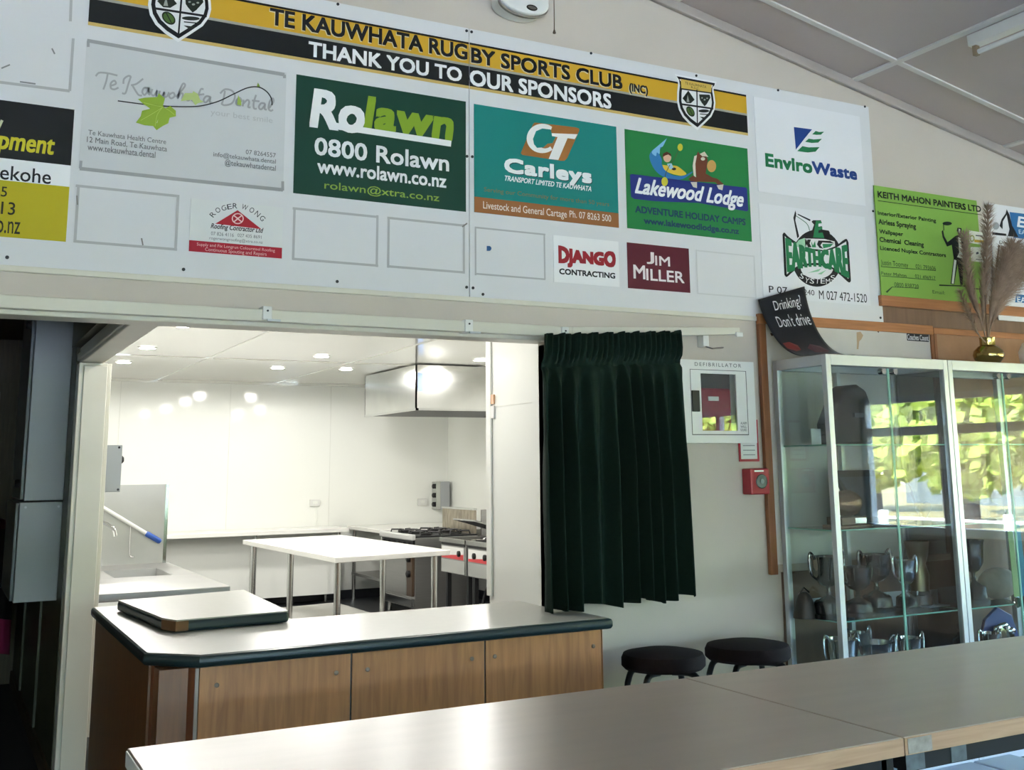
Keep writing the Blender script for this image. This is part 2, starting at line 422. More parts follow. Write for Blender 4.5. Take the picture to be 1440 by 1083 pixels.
# ------------------------------------------------------------------ the two sponsor boards
SX = W(659.8, 200)[0]; BZ0, BZ1 = W(660.9, 417.5)[1], W(659.4, 40)[1]
HZ = [W(1049.5, p)[1] for p in (133.9, 136.4, 160.1, 163.0, 187.0, 190.6)]
HL, HR = W(124, 29.5)[0], W(1050, 160)[0]
boards = []
for x0, x1, lab in ((SX-2.44, SX-.0015, 'long white sponsor board left of the joint, holding the dark green sign'),
                    (SX+.0015, SX+2.44, 'long white sponsor board right of the joint, holding teal and maroon signs')):
    r = thing('sponsor_board', lab, 'board', ((x0+x1)/2, YW, BZ0), 'white sponsor boards over the servery')
    build('board_panel', box(x0, x1, YB, YW-.0005, BZ0, BZ1), M_board, r, bevel=.001)
    a, b_ = max(x0, HL), min(x1, HR)
    for i, h in enumerate(('121212', 'd3a52c', 'a9a69c', '15171a', 'cdb068')):
        band(r, a, b_, HZ[i+1], HZ[i], h, .3, 'banner_stripe')
    boards.append(r)
    sc = MB()
    for px, py in ([(10, 362), (258, 379), (474, 396), (656, 404), (656.5, 220), (656, 43.5), (475, 6), (258, -40)] if x0 < 1 else
                   [(665, 405), (664, 220.5), (663, 45), (831, 75), (979, 106.5), (1094, 127), (1216, 150), (1227.5, 297), (1238, 447), (679, 414)]):
        x, z = W(px, py); sc.lathe((x, YB-.003, z), [(.0065, 0), (.0065, .003)], 10, 'y')
    build('fixing_screw', sc, M_black, r)
BL, BR = boards
bw = .045
def hd(par, s, ll, ur, h, sh):
    T(par, s, (ll[0]-1, ll[1]+1.2), (ur[0]-1, ur[1]+1.2), sh, 1, bw)
    T(par, s, ll, ur, h, 2, bw)
hd(BL, 'TE KAUWHATA RUG', (379, 34.5), (657.3, 62.6), '17161a', 'd9cda6')
hd(BR, 'BY SPORTS CLUB', (662.5, 88), (875, 106), '17161a', 'd9cda6')
hd(BR, '(INC)', (885, 131.5), (911, 121.2), '17161a', 'd9cda6')
hd(BL, 'THANK YOU TO', (433.6, 79), (649.5, 95.6), 'f0f0f0', '2c2c2c')
hd(BR, 'OUR SPONSORS', (660.6, 119.8), (859.3, 132.4), 'f0f0f0', '2c2c2c')

# crest shields
SH = Z([(105, 172), (370, 222), (638, 270), (628, 300), (600, 330), (598, 380), (612, 460), (622, 540), (612, 620), (570, 710), (480, 800), (395, 880), (290, 800), (210, 715), (160, 620), (138, 520), (140, 400), (152, 300), (140, 225)], 9.842, 940, 90)
sx0, sz0 = W(980.1, 179.4)
def shield(par, dx, dz):
    def A(pts, s=1.): return [(W(*p)[0], W(*p)[1]) for p in pts]
    cx = sum(p[0] for p in A(SH))/len(SH); czz = sum(p[1] for p in A(SH))/len(SH)
    def put(pts, h, k, s=1.):
        mb = MB(); y = yl(k)
        for P in pts: mb.flat([(cx+(x-cx)*s+dx, y, czz+(z-czz)*s+dz) for x, z in A(P)])
        return build('crest', mb, inkm(h), par)
    put([SH], 'ececec', 3, 1.1); put([SH], '131218', 4, 1.0); put([SH], 'ececec', 5, .87)
    put([Z([(162, 212), (590, 292), (580, 402), (170, 340)], 9.842, 940, 90)], 'd6b455', 6)
    put([Z([(165, 338), (592, 402), (592, 418), (165, 358)], 9.842, 940, 90), Z([(375, 360), (392, 362), (398, 850), (384, 850)], 9.842, 940, 90),
         Z([(150, 545), (612, 612), (612, 636), (150, 570)], 9.842, 940, 90)], '131218', 7)
    put([Z([(265, 372), (352, 500), (300, 548), (240, 545), (185, 480)], 9.842, 940, 90), Z([(415, 425), (560, 430), (572, 470), (520, 560), (490, 590), (450, 540), (425, 500)], 9.842, 940, 90),
         Z(arc(480, 655, 75, 22, 0, 360), 9.842, 940, 90), Z([(425, 690), (565, 700), (560, 712), (425, 702)], 9.842, 940, 90), Z([(425, 735), (540, 745), (480, 775)], 9.842, 940, 90)], '232a22', 7)
    put([Z([(255, 430), (280, 530), (240, 530)], 9.842, 940, 90), Z(arc(490, 500, 14, 12, 0, 360, 10), 9.842, 940, 90), Z(arc(455, 475, 12, 10, 0, 360, 10), 9.842, 940, 90), Z(arc(525, 480, 12, 10, 0, 360, 10), 9.842, 940, 90)], 'a8aaa0', 8)
    E = [(x*math.cos(1.0)-y*math.sin(1.0)*1, x*math.sin(1.0)+y*math.cos(1.0)) for x, y in arc(0, 0, 80, 48, 0, 360)]
    put([Z([(295+x, 662+y) for x, y in E], 9.842, 940, 90)], '1d2a16', 7)
    put([Z([(295+x*.8, 662+y*.75) for x, y in E], 9.842, 940, 90)], '4c6a2c', 8)
    put([Z([(265, 610), (275, 606), (330, 720), (322, 724)], 9.842, 940, 90)], '1d2a16', 9)
shield(BR, 0, 0)
lx, lz = W(250.7, 54.7); shield(BL, lx-sx0, lz-sz0)
T(BR, 'TE KAUWHATA', Z([(232, 282)], 9.842, 940, 90)[0], Z([(522, 300)], 9.842, 940, 90)[0], '4b3b1a', 8)
T(BR, 'R.S.C.', Z([(315, 335)], 9.842, 940, 90)[0], Z([(430, 328)], 9.842, 940, 90)[0], '4b3b1a', 8)

# leftover outlines on the boards where signs have been taken off
def outline(par, q, w=3.4, h='b4b4b4'):
    n = 4
    for i in range(4): pass
    L = [(q[i], q[(i+1) % 4]) for i in range(4)]
    for (a, c) in L:
        mb = MB(); (x0, z0), (x1, z1) = W(*a), W(*c); t = w*.0029
        if abs(x1-x0) > abs(z1-z0): mb.box(min(x0, x1)-t/2, max(x0, x1)+t/2, yl(0), yl(0)+.0004, (z0+z1)/2-t/2, (z0+z1)/2+t/2)
        else: mb.box((x0+x1)/2-t/2, (x0+x1)/2+t/2, yl(0)+.0001, yl(0)+.0005, min(z0, z1)-t/2, max(z0, z1)+t/2)
        build('sign_outline', mb, inkm(h), par)
outline(BL, [(108.5, 261.5), (250, 276), (247, 351), (107, 339.5)])
outline(BL, [(413, 294), (530, 304.5), (530, 374), (413, 364)])
outline(BL, [(546, 307), (652, 317), (652, 383), (546, 375)])
outline(BR, [(668.5, 320), (765.5, 330), (765.5, 392), (668.5, 386)], 2.6)
outline(BR, [(979, 352), (1060, 361), (1063, 420), (981, 412)], 2.4, 'cfcfcf')
strokes(BL, [[(100, 0), (99, 30)]], 4, 'b4b4b4', 0, 'sign_outline')
strokes(BL, [[(103, 54), (98, 128)]], 4, 'b4b4b4', 0, 'sign_outline')
strokes(BL, [[(98, 128), (-60, 108)]], 4, 'b4b4b4', 0, 'sign_outline')
strokes(BL, [[(73, 68), (77, 76)], [(2, 96), (14, 91)], [(28, 115), (50, 118)]], 2.2, '8b8b8b', 1, 'scuff_mark')
strokes(BL, [[(108, 275), (109, 288)], [(199, 335), (201, 345)], [(650, 319), (657, 314)]], 2, '85827c', 1, 'scuff_mark')
G(BR, [Z(arc(88, 922, 11, 11, -90, 90)+[(78, 933), (78, 911)], 3.186, 660, 60)], '2c5f96', 1, 'sticker_scrap')

# ------------------------------------------------------------------ sign: dental vine
r, q = panel('sponsor_sign', 'pale grey sponsor sign with a green vine leaf and grey script lettering', (122, 57), (398, 268), 'cfd0d0', .0012)
strokes(r, [[(122.5, 57), (250, 79.5), (400, 105)]], 5, 'a2a2a2', 0, 'sheet_border')
strokes(r, [[(124, 58), (124, 66)], [(400, 105), (400, 110)], [(113, 237), (114, 226)], [(397.5, 268), (397.5, 255)]], 4, 'a2a2a2', 1, 'sheet_border')
strokes(r, [[(112, 237), (250, 252), (398, 267)]], 5, 'a2a2a2', 0, 'sheet_border')
V = lambda pts: Z(pts, 5.143, 120, 80)
scr = [[(75, 140), (100, 115), (160, 118), (232, 135)], [(162, 122), (150, 180), (130, 236)], [(180, 210), (220, 195), (210, 172), (185, 190), (185, 225), (210, 235), (240, 222)],
       [(330, 140), (310, 200), (290, 262), (265, 262)], [(275, 195), (280, 160), (310, 138), (330, 142)], [(418, 158), (370, 195), (330, 205)], [(340, 205), (360, 240), (385, 275), (410, 280)],
       [(455, 225), (425, 225), (412, 255), (430, 275), (455, 240), (460, 225), (455, 262), (470, 275)], [(485, 232), (478, 265), (495, 280), (520, 245), (515, 278), (530, 285)],
       [(540, 245), (532, 280), (552, 290), (570, 255), (565, 290), (590, 285), (605, 255)], [(625, 260), (605, 280), (620, 300), (645, 285), (640, 262), (625, 260)],
       [(655, 290), (700, 240), (722, 205), (705, 195), (680, 250), (668, 300), (690, 265), (705, 270), (700, 305), (720, 308)], [(775, 278), (745, 275), (730, 300), (745, 315), (770, 290), (775, 278), (772, 312), (785, 318)],
       [(855, 235), (835, 235), (815, 290), (820, 322), (840, 325)], [(800, 275), (860, 270)], [(905, 290), (875, 285), (855, 312), (870, 330), (895, 305), (905, 290), (900, 325), (918, 332)],
       [(1010, 245), (1000, 300), (985, 345)], [(975, 265), (1010, 235), (1060, 245), (1082, 285), (1060, 335), (1010, 350), (985, 340)],
       [(1090, 335), (1128, 320), (1115, 295), (1092, 315), (1095, 345), (1125, 352)], [(1145, 310), (1138, 358)], [(1142, 340), (1170, 312), (1185, 325), (1178, 362), (1195, 365)],
       [(1235, 275), (1218, 330), (1220, 372), (1240, 375)], [(1205, 315), (1260, 322)], [(1300, 338), (1272, 335), (1255, 362), (1270, 380), (1295, 355), (1300, 338), (1297, 375), (1312, 382)],
       [(1330, 370), (1360, 325), (1355, 300), (1335, 320), (1325, 370), (1340, 390), (1358, 382)]]
strokes(r, [V(p) for p in scr], 2.6, 'a6a6a6', 1)
T(r, 'your best smile', V([(905, 430)])[0], V([(1355, 440)])[0], 'b9b9b9', 1, -.004)
for s, a, b_ in (('Te Kauwhata Health Centre', (20, 562), (585, 597)), ('12 Main Road, Te Kauwhata', (10, 622), (592, 646)), ('www.tekauwhata.dental', (15, 674), (508, 686)),
                 ('07 8264557', (1160, 703), (1378, 697)), ('info@tekauwhata.dental', (925, 728), (1378, 740)), ('@tekauwhatadental', (1008, 793), (1378, 784))):
    T(r, s, V([a])[0], V([b_])[0], '6c6c6c', 1, .004)
strokes(r, [V([(235, 318), (400, 340), (560, 355), (700, 360), (830, 355), (960, 322), (1070, 270), (1170, 225), (1250, 218), (1310, 250), (1345, 300), (1350, 350)])], 1.7, '2b2b2b', 2, 'vine')
lf = [(380, 305), (430, 295), (520, 290), (530, 262), (575, 300), (562, 355), (575, 372), (615, 355), (655, 390), (655, 430), (610, 440), (600, 480), (560, 500), (515, 530), (490, 500), (430, 495), (365, 475), (400, 430), (410, 390), (470, 375), (420, 340)]
G(r, [V(lf)], '93ae38', 3, 'leaf'); G(r, [V([(515, 480), (528, 450), (520, 475)])], 'e0e2d0', 4, 'leaf')
G(r, [V([(690, 320), (720, 262), (775, 262), (780, 248), (815, 268), (830, 310), (858, 325), (815, 335), (795, 350), (770, 310)])], 'b5c67c', 3, 'leaf')
G(r, [V([(1098, 345), (1105, 275), (1128, 320), (1128, 352)])], 'a5bb52', 3, 'leaf'); G(r, [V([(1240, 215), (1248, 185), (1265, 215)])], '7f9a3f', 3, 'leaf')
strokes(r, [V([(420, 330), (500, 350), (560, 362)]), V([(560, 362), (520, 420), (505, 500)]), V([(555, 368), (470, 420), (400, 460)]), V([(565, 365), (610, 390), (645, 420)])], .6, 'b7cd5f', 4, 'leaf')

# ------------------------------------------------------------------ sign: black white and yellow, cut by the frame
r, q = panel('sponsor_sign', 'black, white and yellow sponsor sign at the left edge of the picture', (-170, 118), (92.5, 340), 'f0f0f0')
zk = [W(98.4, 153.7)[1], W(94.6, 232.6)[1], W(91.6, 262.5)[1], W(88.7, 340)[1]]
band(r, q[0], q[1], zk[1], zk[0], '141518'); band(r, q[0], q[1], zk[3], zk[2], 'bcae14')
T(r, 'pment', (-5, 217.5), (77.6, 196.5), 'cfc42a', 2, .03, .15)
T(r, 'Pukekohe', (-45, 247.5), (72.5, 239.5), '1c1c1e', 2, .012)
T(r, '5', (1, 276.2), (10.5, 263), '2a2a18', 2, .008)
T(r, '13', (1, 301), (22, 285), '2a2a18', 2, .008)
T(r, 'o.nz', (-6, 327), (29, 312.5), '2a2a18', 2, .008)
strokes(r, [[(-2, 180), (3, 169)]], 4, 'cfd0b0', 2, 'graphic')

# ------------------------------------------------------------------ sign: small white one with red roof
r, q = panel('sponsor_sign', 'small white sponsor sign with red roof triangle and red strip below', (268.5, 279), (396, 363.5), 'dedfdd')
R = lambda pts: Z(pts, 9, 255, 270)
chars = [('R', 395, 285, -52), ('O', 460, 232, -38), ('G', 535, 205, -22), ('E', 607, 188, -10), ('R', 678, 178, 2), ('W', 800, 195, 20), ('O', 890, 232, 33), ('N', 962, 280, 43), ('G', 1025, 335, 52)]
mb = MB()
for ch, x, y, a in chars:
    vs, fs = text_geo(ch); a = math.radians(a); w = 74 if ch == 'W' else 58; pts = []
    for u, v in vs:
        lx_, ly_ = (u-.5)*w, (.5-v)*66
        pts.append(R([(x+lx_*math.cos(a)-ly_*math.sin(a), y+lx_*math.sin(a)+ly_*math.cos(a))])[0])
    mb.add([(W(*p)[0], yl(1), W(*p)[1]) for p in pts], fs)
build('lettering', mb, inkm('26262c'), r)
T(r, 'Roofing Contractor Ltd', R([(370, 480)])[0], R([(1040, 455)])[0], '33282c', 1, .02, .3)
G(r, [R([(712, 230), (1012, 470), (430, 402)])], 'b01d2c', 2)
G(r, [R(arc(714, 337, 76, 70, 0, 360))], 'f0c9c6', 3); G(r, [R(arc(714, 337, 62, 57, 0, 360))], 'b01d2c', 4)
strokes(r, [R([(668, 300), (760, 376)]), R([(762, 300), (668, 376)])], 1.7, 'f0c9c6', 5, 'graphic')
G(r, [R(arc(714, 337, 16, 15, 0, 360))], 'f0c9c6', 6)
T(r, '07 826 4116', R([(375, 545)])[0], R([(665, 525)])[0], '6e6e70', 1)
T(r, '027 435 8691', R([(710, 567)])[0], R([(1015, 552)])[0], '6e6e70', 1)
T(r, 'rogerwongroofing@xtra.co.nz', R([(355, 610)])[0], R([(1030, 618)])[0], '6e6e70', 1)
band(r, q[0], q[1], W(*R([(110, 752)])[0])[1], W(*R([(120, 612)])[0])[1], 'ad1a30')
T(r, 'Supply and Fix Longrun Coloursteel Roofing', R([(195, 690)])[0], R([(1185, 722)])[0], 'e9b4b4', 2)
T(r, 'Continuous Spouting and Repairs', R([(300, 760)])[0], R([(1080, 765)])[0], 'e9b4b4', 2)

# ------------------------------------------------------------------ sign: dark green lawn
r, q = panel('sponsor_sign', 'dark green sponsor sign with large white and lime lettering', (416.8, 104.7), (655, 298), '0e3f30')
T(r, 'Ro', (434.9, 179), (513.5, 135.2), 'ececec', 2, .055, .12, 1.0)
T(r, 'lawn', (511.5, 181), (638, 153.5), '86a629', 1, .065, .12, 1.04)
G(r, [[(462, 165), (470, 172), (482, 174.5), (635, 198), (634, 206.3), (480, 183), (470, 181.5), (464, 178)]], 'ececec', 3)
T(r, '0800 Rolawn', (442, 217.5), (631.5, 217.8), 'ececec', 1, .035)
T(r, 'www.rolawn.co.nz', (446, 243), (627.6, 245.5), 'ececec', 1, .035)
T(r, 'rolawn@xtra.co.nz', (456, 268.3), (617.7, 272.6), '8fae45', 1, .01)

# ------------------------------------------------------------------ sign: teal transport
r, q = panel('sponsor_sign', 'teal sponsor sign with brown strip and white letters on a brown slanted emblem', (666.3, 146.3), (870, 320.5), '12807a')
band(r, q[0], q[1], q[2], W(666.9, 276.6)[1], '9c6438', .5)
Cc = lambda pts: Z(pts, 6.77, 680, 160)
G(r, [Cc([(505, 85), (880, 130), (912, 142), (910, 165), (795, 425), (770, 448), (735, 448), (370, 392), (355, 375), (365, 350), (470, 100), (485, 84)])], 'a56b33', 1)
ring = arc(560, 235, 150, 140, -52, -310, 26); inner = arc(585, 238, 82, 92, -308, -50, 22)
G(r, [Cc(ring[:1]+ring[1:]+inner)], 'eceae6', 2)
G(r, [Cc([(470, 240), (500, 165), (560, 140), (640, 150), (655, 215), (690, 215), (655, 280), (610, 285), (570, 320), (510, 325), (480, 290)])], '12807a', 3)
G(r, [Cc([(648, 185), (895, 195), (868, 242), (800, 232), (712, 440), (620, 430), (705, 222), (652, 212)])], 'eceae6', 4)
T(r, 'Carleys', Cc([(198, 600)])[0], Cc([(1028, 528)])[0], 'efefef', 2, .06, 0, 1.05)
T(r, 'Carleys', Cc([(204, 608)])[0], Cc([(1034, 536)])[0], '0a3f3f', 1, .06, 0, 1.05)
T(r, 'TRANSPORT LIMITED TE KAUWHATA', Cc([(203, 637)])[0], Cc([(1025, 692)])[0], 'efefef', 2, .03, .3)
T(r, 'Serving our Community for more than 50 years', Cc([(5, 752)])[0], Cc([(1195, 842)])[0], '86703f', 2)
T(r, 'Livestock and General Cartage', (679.5, 296.4), (797, 296.3), 'e9ddd2', 1, .006)
T(r, 'Ph. 07 8263 500', (801, 305.5), (859.3, 302.6), 'e9ddd2', 1, .006)

# ------------------------------------------------------------------ sign: green lodge
r, q = panel('sponsor_sign', 'mid green sponsor sign with kayak, brown horse and dark blue ribbon', (878, 181.5), (1057, 340), '217d42')
Lk = lambda pts: Z(pts, 6.563, 875, 180)
G(r, [Lk(spline([(415, 92), (330, 165), (262, 225), (255, 290), (300, 385), (370, 445), (450, 475), (560, 470), (650, 410)], 4)+spline([(650, 400), (560, 440), (450, 430), (370, 350), (365, 290), (340, 220), (385, 150), (415, 92)], 4))], '2f75ad', 1)
G(r, [Lk(spline([(410, 98), (330, 165), (272, 222), (310, 260), (320, 225), (345, 240), (350, 180), (375, 170), (410, 98)], 3))], '7fb5d8', 2)
G(r, [Lk(spline([(370, 340), (410, 345), (500, 350), (560, 390), (592, 425), (540, 440), (450, 420), (390, 385), (370, 340)], 4))], 'd9b73c', 3)
G(r, [Lk(arc(478, 378, 20, 13, 0, 360, 14))], '24231f', 4)
G(r, [Lk([(412, 330), (455, 325), (475, 372), (440, 385)])], '9cc4dc', 4)
G(r, [Lk(arc(416, 272, 37, 45, 0, 360))], 'e6b79a', 5); G(r, [Lk([(372, 270), (378, 235), (412, 218), (448, 238), (455, 265), (425, 245), (395, 255)])], '5b2a1c', 6)
strokes(r, [Lk([(445, 330), (490, 270), (520, 200)]), Lk([(440, 340), (410, 400), (392, 460)])], .9, '4e5a3a', 4, 'graphic')
G(r, [Lk(arc(535, 178, 24, 34, 0, 360))], 'd2c63c', 7); G(r, [Lk(arc(392, 495, 30, 42, 0, 360))], 'd2c63c', 7)
G(r, [Lk([(682, 262), (700, 215), (715, 240), (760, 235), (790, 290), (780, 360), (770, 420), (830, 455), (880, 470), (935, 515), (900, 545), (860, 500), (700, 495), (660, 515), (610, 470), (650, 440), (685, 455), (672, 350)])], '6e3a26', 1)
G(r, [Lk(arc(825, 352, 42, 56, 0, 360))], 'c89a56', 2)
G(r, [Lk([(665, 260), (690, 250), (675, 330), (680, 455), (660, 440), (650, 350)]), Lk([(715, 240), (760, 218), (795, 268), (770, 262), (740, 262)]), Lk([(630, 500), (690, 498), (690, 555), (655, 545)]), Lk([(872, 530), (935, 520), (925, 575), (890, 565)]), Lk(arc(745, 285, 20, 16, 0, 360, 12))], 'd9d2c4', 8)
G(r, [Lk([(72, 432), (90, 425), (620, 490), (1140, 550), (1152, 562), (1163, 760), (1150, 770), (700, 692), (300, 676), (110, 655), (82, 635)])], '22307c', 5)
T(r, 'Lakewood Lodge', Lk([(118, 648)])[0], Lk([(1118, 590)])[0], 'f0f0f0', 6, .03, .4, 1.0)
T(r, 'ADVENTURE HOLIDAY CAMPS', Lk([(120, 780)])[0], Lk([(1137, 838)])[0], '173c5a', 1, .05)
T(r, 'www.lakewoodlodge.co.nz', Lk([(200, 900)])[0], Lk([(1075, 925)])[0], '173c5a', 1, .05)

# ------------------------------------------------------------------ small signs in the lower row
r, q = panel('sponsor_sign', 'small white sponsor sign with tall dark red letters, beside the maroon sign', (777.7, 330.6), (871, 404), 'ececec')
def dj(u, v): return (u, (v-.5)*(1-.34*math.sin(math.pi*u))+.5)
T(r, 'DJANGO', (785.5, 377.5), (865.6, 352.5), '9e1f2c', 1, .06, 0, 1.02, dj)
T(r, 'CONTRACTING', (786.5, 385.6), (865, 384), '1b1b1d', 1, .06)
r, q = panel('sponsor_sign', 'small maroon sponsor sign with two lines of white capitals', (881.3, 340.9), (970.5, 412), '601a2c')
T(r, 'J', (909.5, 371), (919.5, 355), 'efe6e6', 1, .03); T(r, 'IM', (921.5, 373), (941.9, 361.5), 'efe6e6', 1, .03)
T(r, 'M', (891, 391.5), (907, 373.5), 'efe6e6', 1, .03); T(r, 'ILLER', (909, 394), (962, 382.5), 'efe6e6', 1, .03)

# ------------------------------------------------------------------ right-hand pair of white signs
r, q = panel('sponsor_sign', 'white sponsor sign with blue and green triangle emblem, upper right of the board', (1059.4, 136), (1217, 290), 'e6e6e8')
Ev = lambda pts: Z(pts, 3.6, 1040, 0)
T(r, 'Enviro', (1076.7, 234.5), (1141.6, 225.5), '1a7447', 1, .07, 0, 1.02)
T(r, 'Waste', (1142.3, 244), (1204.4, 236.5), '1c3f86', 1, .07, 0, 1.02)
G(r, [Ev([(275, 643), (367, 655), (330, 700), (285, 758)])], '1c3f86', 1)
G(r, [Ev([(368, 680), (385, 663), (402, 668), (428, 667), (412, 682), (390, 683)]), Ev([(332, 718), (350, 702), (375, 706), (417, 703), (398, 722), (365, 724)]), Ev([(292, 765), (318, 740), (350, 746), (405, 745), (385, 768), (345, 772)])], '1a7447', 1)

r, q = panel('sponsor_sign', 'white sponsor sign with green bow-tie lettering and digger emblem, lower right', (1066.4, 285.8), (1224, 430), 'e4e4e6')
Ea = lambda pts: Z(pts, 7.22, 1090, 280)
T(r, 'P 07', (1081.5, 411.5), (1107, 404), '222226', 1, .01); T(r, '240', (1130.5, 414.5), (1145, 408), '222226', 1); T(r, 'M 027 472-1520', (1152, 420.5), (1218.6, 413.8), '222226', 1, .005)
G(r, [Ea(arc(425, 600, 255, 290, 0, 360, 40))], '1a181c', 1)
G(r, [Ea(arc(425, 700, 165, 110, 0, 360, 30))], 'e4e4e6', 2)
G(r, [Ea([(330, 750), (430, 715), (470, 705), (440, 735)]), Ea([(430, 760), (520, 720), (470, 765)])], '8fc6a2', 3)
bow = Ea(spline([(75, 360), (95, 340), (140, 385), (250, 455), (430, 510), (600, 480), (690, 420), (725, 405), (745, 440)], 4)+spline([(770, 830), (745, 845), (660, 770), (560, 700), (420, 670), (260, 690), (180, 740), (120, 790), (95, 770)], 4))
bcx = sum(p[0] for p in bow)/len(bow); bcy = sum(p[1] for p in bow)/len(bow)
G(r, [bow], '17161a', 4)
bow2 = Ea(spline([(98, 375), (150, 425), (260, 490), (430, 530), (590, 505), (680, 455), (722, 430)], 4)+spline([(745, 810), (650, 735), (550, 678), (420, 648), (260, 668), (175, 715), (118, 765)], 4))
G(r, [bow2], 'e4e4e6', 5)
def bowt(u, v):
    lo = -.02-.0*u; e = abs(2*u-1)**1.6
    return (u, .5+(v-.5)*(.42+.50*e))
T(r, 'EARTHCARE', Ea([(122, 762)])[0], Ea([(732, 446)])[0], '1e7a4c', 6, .04, 0, 1.02, bowt)
mb = MB()
for i, ch in enumerate('SYSTEMS'):
    t = math.radians(118-(118-62)*i/6*1.0); vs, fs = text_geo(ch)
    cx_, cy_ = 425+230*1.0*math.cos(t)*1.45, 560+262*math.sin(t)+ (0); a = (90-math.degrees(t))*-.55+6
    a = math.radians(a); cyy = 775+ (58 if i not in (0, 6) else 25 if i == 6 else 8) - (6 if i in (1, 5) else 0) + (8 if i == 5 else 0)
    pts = [Ea([(cx_+(u-.5)*44*math.cos(a)+(v-.5)*52*math.sin(a), cyy+(u-.5)*44*math.sin(a)-(v-.5)*52*math.cos(a))])[0] for u, v in vs]
    mb.add([(W(*p)[0], yl(3), W(*p)[1]) for p in pts], fs)
build('lettering', mb, inkm('ececec'), r)
G(r, [Ea([(205, 115), (215, 150), (205, 215), (245, 380), (225, 400), (185, 190)]), Ea([(228, 148), (360, 208), (355, 225), (230, 160)]), Ea([(370, 230), (385, 215), (465, 215), (475, 245), (440, 250), (440, 280), (475, 275), (480, 310), (545, 320), (560, 350), (510, 345), (505, 400), (350, 395), (345, 340), (375, 320), (395, 260)])], '1b1a1d', 2)
strokes(r, [Ea([(212, 170), (300, 230), (335, 270), (350, 320)])], .9, '2f6b4a', 3, 'graphic')
G(r, [Ea([(415, 220), (468, 222), (470, 245), (440, 250), (440, 285), (478, 280), (480, 305), (440, 318), (440, 345), (482, 340), (500, 395), (385, 390)])], '1e7a4c', 5)
G(r, [Ea([(195, 480), (240, 415), (300, 395), (330, 430), (305, 500)])], '9fcfae', 6)
G(r, [Ea([(300, 400), (500, 405), (605, 430), (610, 480), (500, 520), (310, 495)])], 'e4e4e6', 6)
G(r, [Ea([(330, 410), (365, 410), (350, 450), (370, 490), (335, 490), (318, 450)]), Ea([(440, 420), (560, 425), (600, 450), (480, 440), (460, 470), (490, 505), (450, 495), (425, 460)])], '1b1a1d', 7)
G(r, [Ea([(365, 425), (385, 470), (405, 425), (415, 490), (375, 490)]), Ea([(480, 455), (590, 455), (560, 485), (490, 500)])], '2d8a5a', 8)

# ------------------------------------------------------------------ signs to the right of the boards (on the timber rail)
YR = 4.165
def wpanel(label, tl, br, h):
    x0, z1 = W(*tl, YR); x1, z0 = W(*br, YR)
    root = thing('painted_sign', label, 'sign', ((x0+x1)/2, YR, z0))
    build('sheet', box(x0, x1, YR, YR+.006, z0, z1), inkm(h), root); return root, (x0, x1, z0, z1)
Km = lambda pts: Z(pts, 6.372, 1225, 255)
r, q = wpanel('lime green painter sign with a man holding a roller, on the timber rail', (1229, 260.5), (1386, 428.5), '86b24f')
_W = W
def TR(s, a, b_, h, k, *e): T(r, s, Km([a])[0], Km([b_])[0], h, 0, *e, y=YR-.0006*(k+1))
def GR(polys, h, k, f=Km): G(r, [f(p) for p in polys], h, 0, y=YR-.0006*(k+1))
TR('KEITH MAHON PAINTERS LTD', (60, 145), (982, 222), '15211a', 1, .05, 0, 1.0)
GR([[(60, 170), (988, 298), (988, 303), (60, 176)]], '15211a', 1)
for s, a, b_ in (('Interior/Exterior Painting', (62, 310), (580, 335)), ('Airless Spraying', (68, 398), (400, 380)), ('Wallpaper', (75, 478), (285, 455)), ('Chemical  Cleaning', (78, 555), (470, 545)), ('Licenced Nuplex Contractors', (83, 625), (668, 645))):
    TR(s, a, b_, '223322', 1, .035)
for s, a, b_ in (('Justin Toomey', (90, 762), (330, 728)), ('021 793606', (400, 780), (578, 762)), ('Peter Mahon', (92, 838), (315, 830)), ('021 496917', (395, 866), (575, 852)), ('0800 838720', (210, 945), (425, 925)), ('Email:', (552, 1005), (660, 985))):
    TR(s, a, b_, '2f4a2f', 1)
GR([[(90, 762), (580, 798), (580, 803), (90, 767)], [(92, 845), (580, 884), (580, 889), (92, 850)], [(130, 990), (185, 945), (425, 955), (425, 960), (190, 950), (145, 1000)]], '2f4a2f', 1)
GR([[(768, 440), (775, 415), (810, 420), (812, 450), (800, 490), (830, 520), (830, 700), (820, 930), (800, 930), (775, 740), (745, 925), (712, 920), (740, 690), (722, 570), (680, 585), (640, 500), (632, 450), (645, 435), (655, 490), (685, 545), (755, 490), (785, 480)]], '141a18', 2)
GR([[(780, 500), (800, 510), (820, 640), (820, 690), (770, 680), (790, 640)], [(745, 700), (765, 710), (740, 920), (722, 915)], [(785, 425), (800, 430), (795, 465), (785, 455)]], 'd9ddd2', 3)
GR([arc(682, 378, 42, 17, 0, 360), [(645, 370), (652, 372), (655, 440), (648, 440)], [(610, 925), (860, 935), (860, 943), (610, 937)], [(880, 955), (1005, 962), (1005, 972), (880, 966)]], '1a2a1e', 2)
GR([[(878, 440), (1020, 462), (1020, 572), (880, 552)], [(890, 588), (1022, 592), (1025, 728), (895, 716)]], 'e2e4d8', 2)
GR([[(925, 522), (1020, 530), (1020, 552), (925, 545)]], 'cfa82c', 3); GR([arc(905, 512, 22, 30, 0, 360, 16)], '8e9a3a', 3); GR([arc(905, 512, 14, 20, 0, 360, 14)], 'e2e4d8', 4)
GR([[(937, 480), (998, 487), (998, 497), (937, 490)], [(940, 638), (960, 630), (965, 650), (942, 655)], [(978, 645), (1015, 645), (1015, 660), (980, 658)], [(938, 695), (1008, 702), (1008, 708), (938, 701)]], '4a525a', 3)

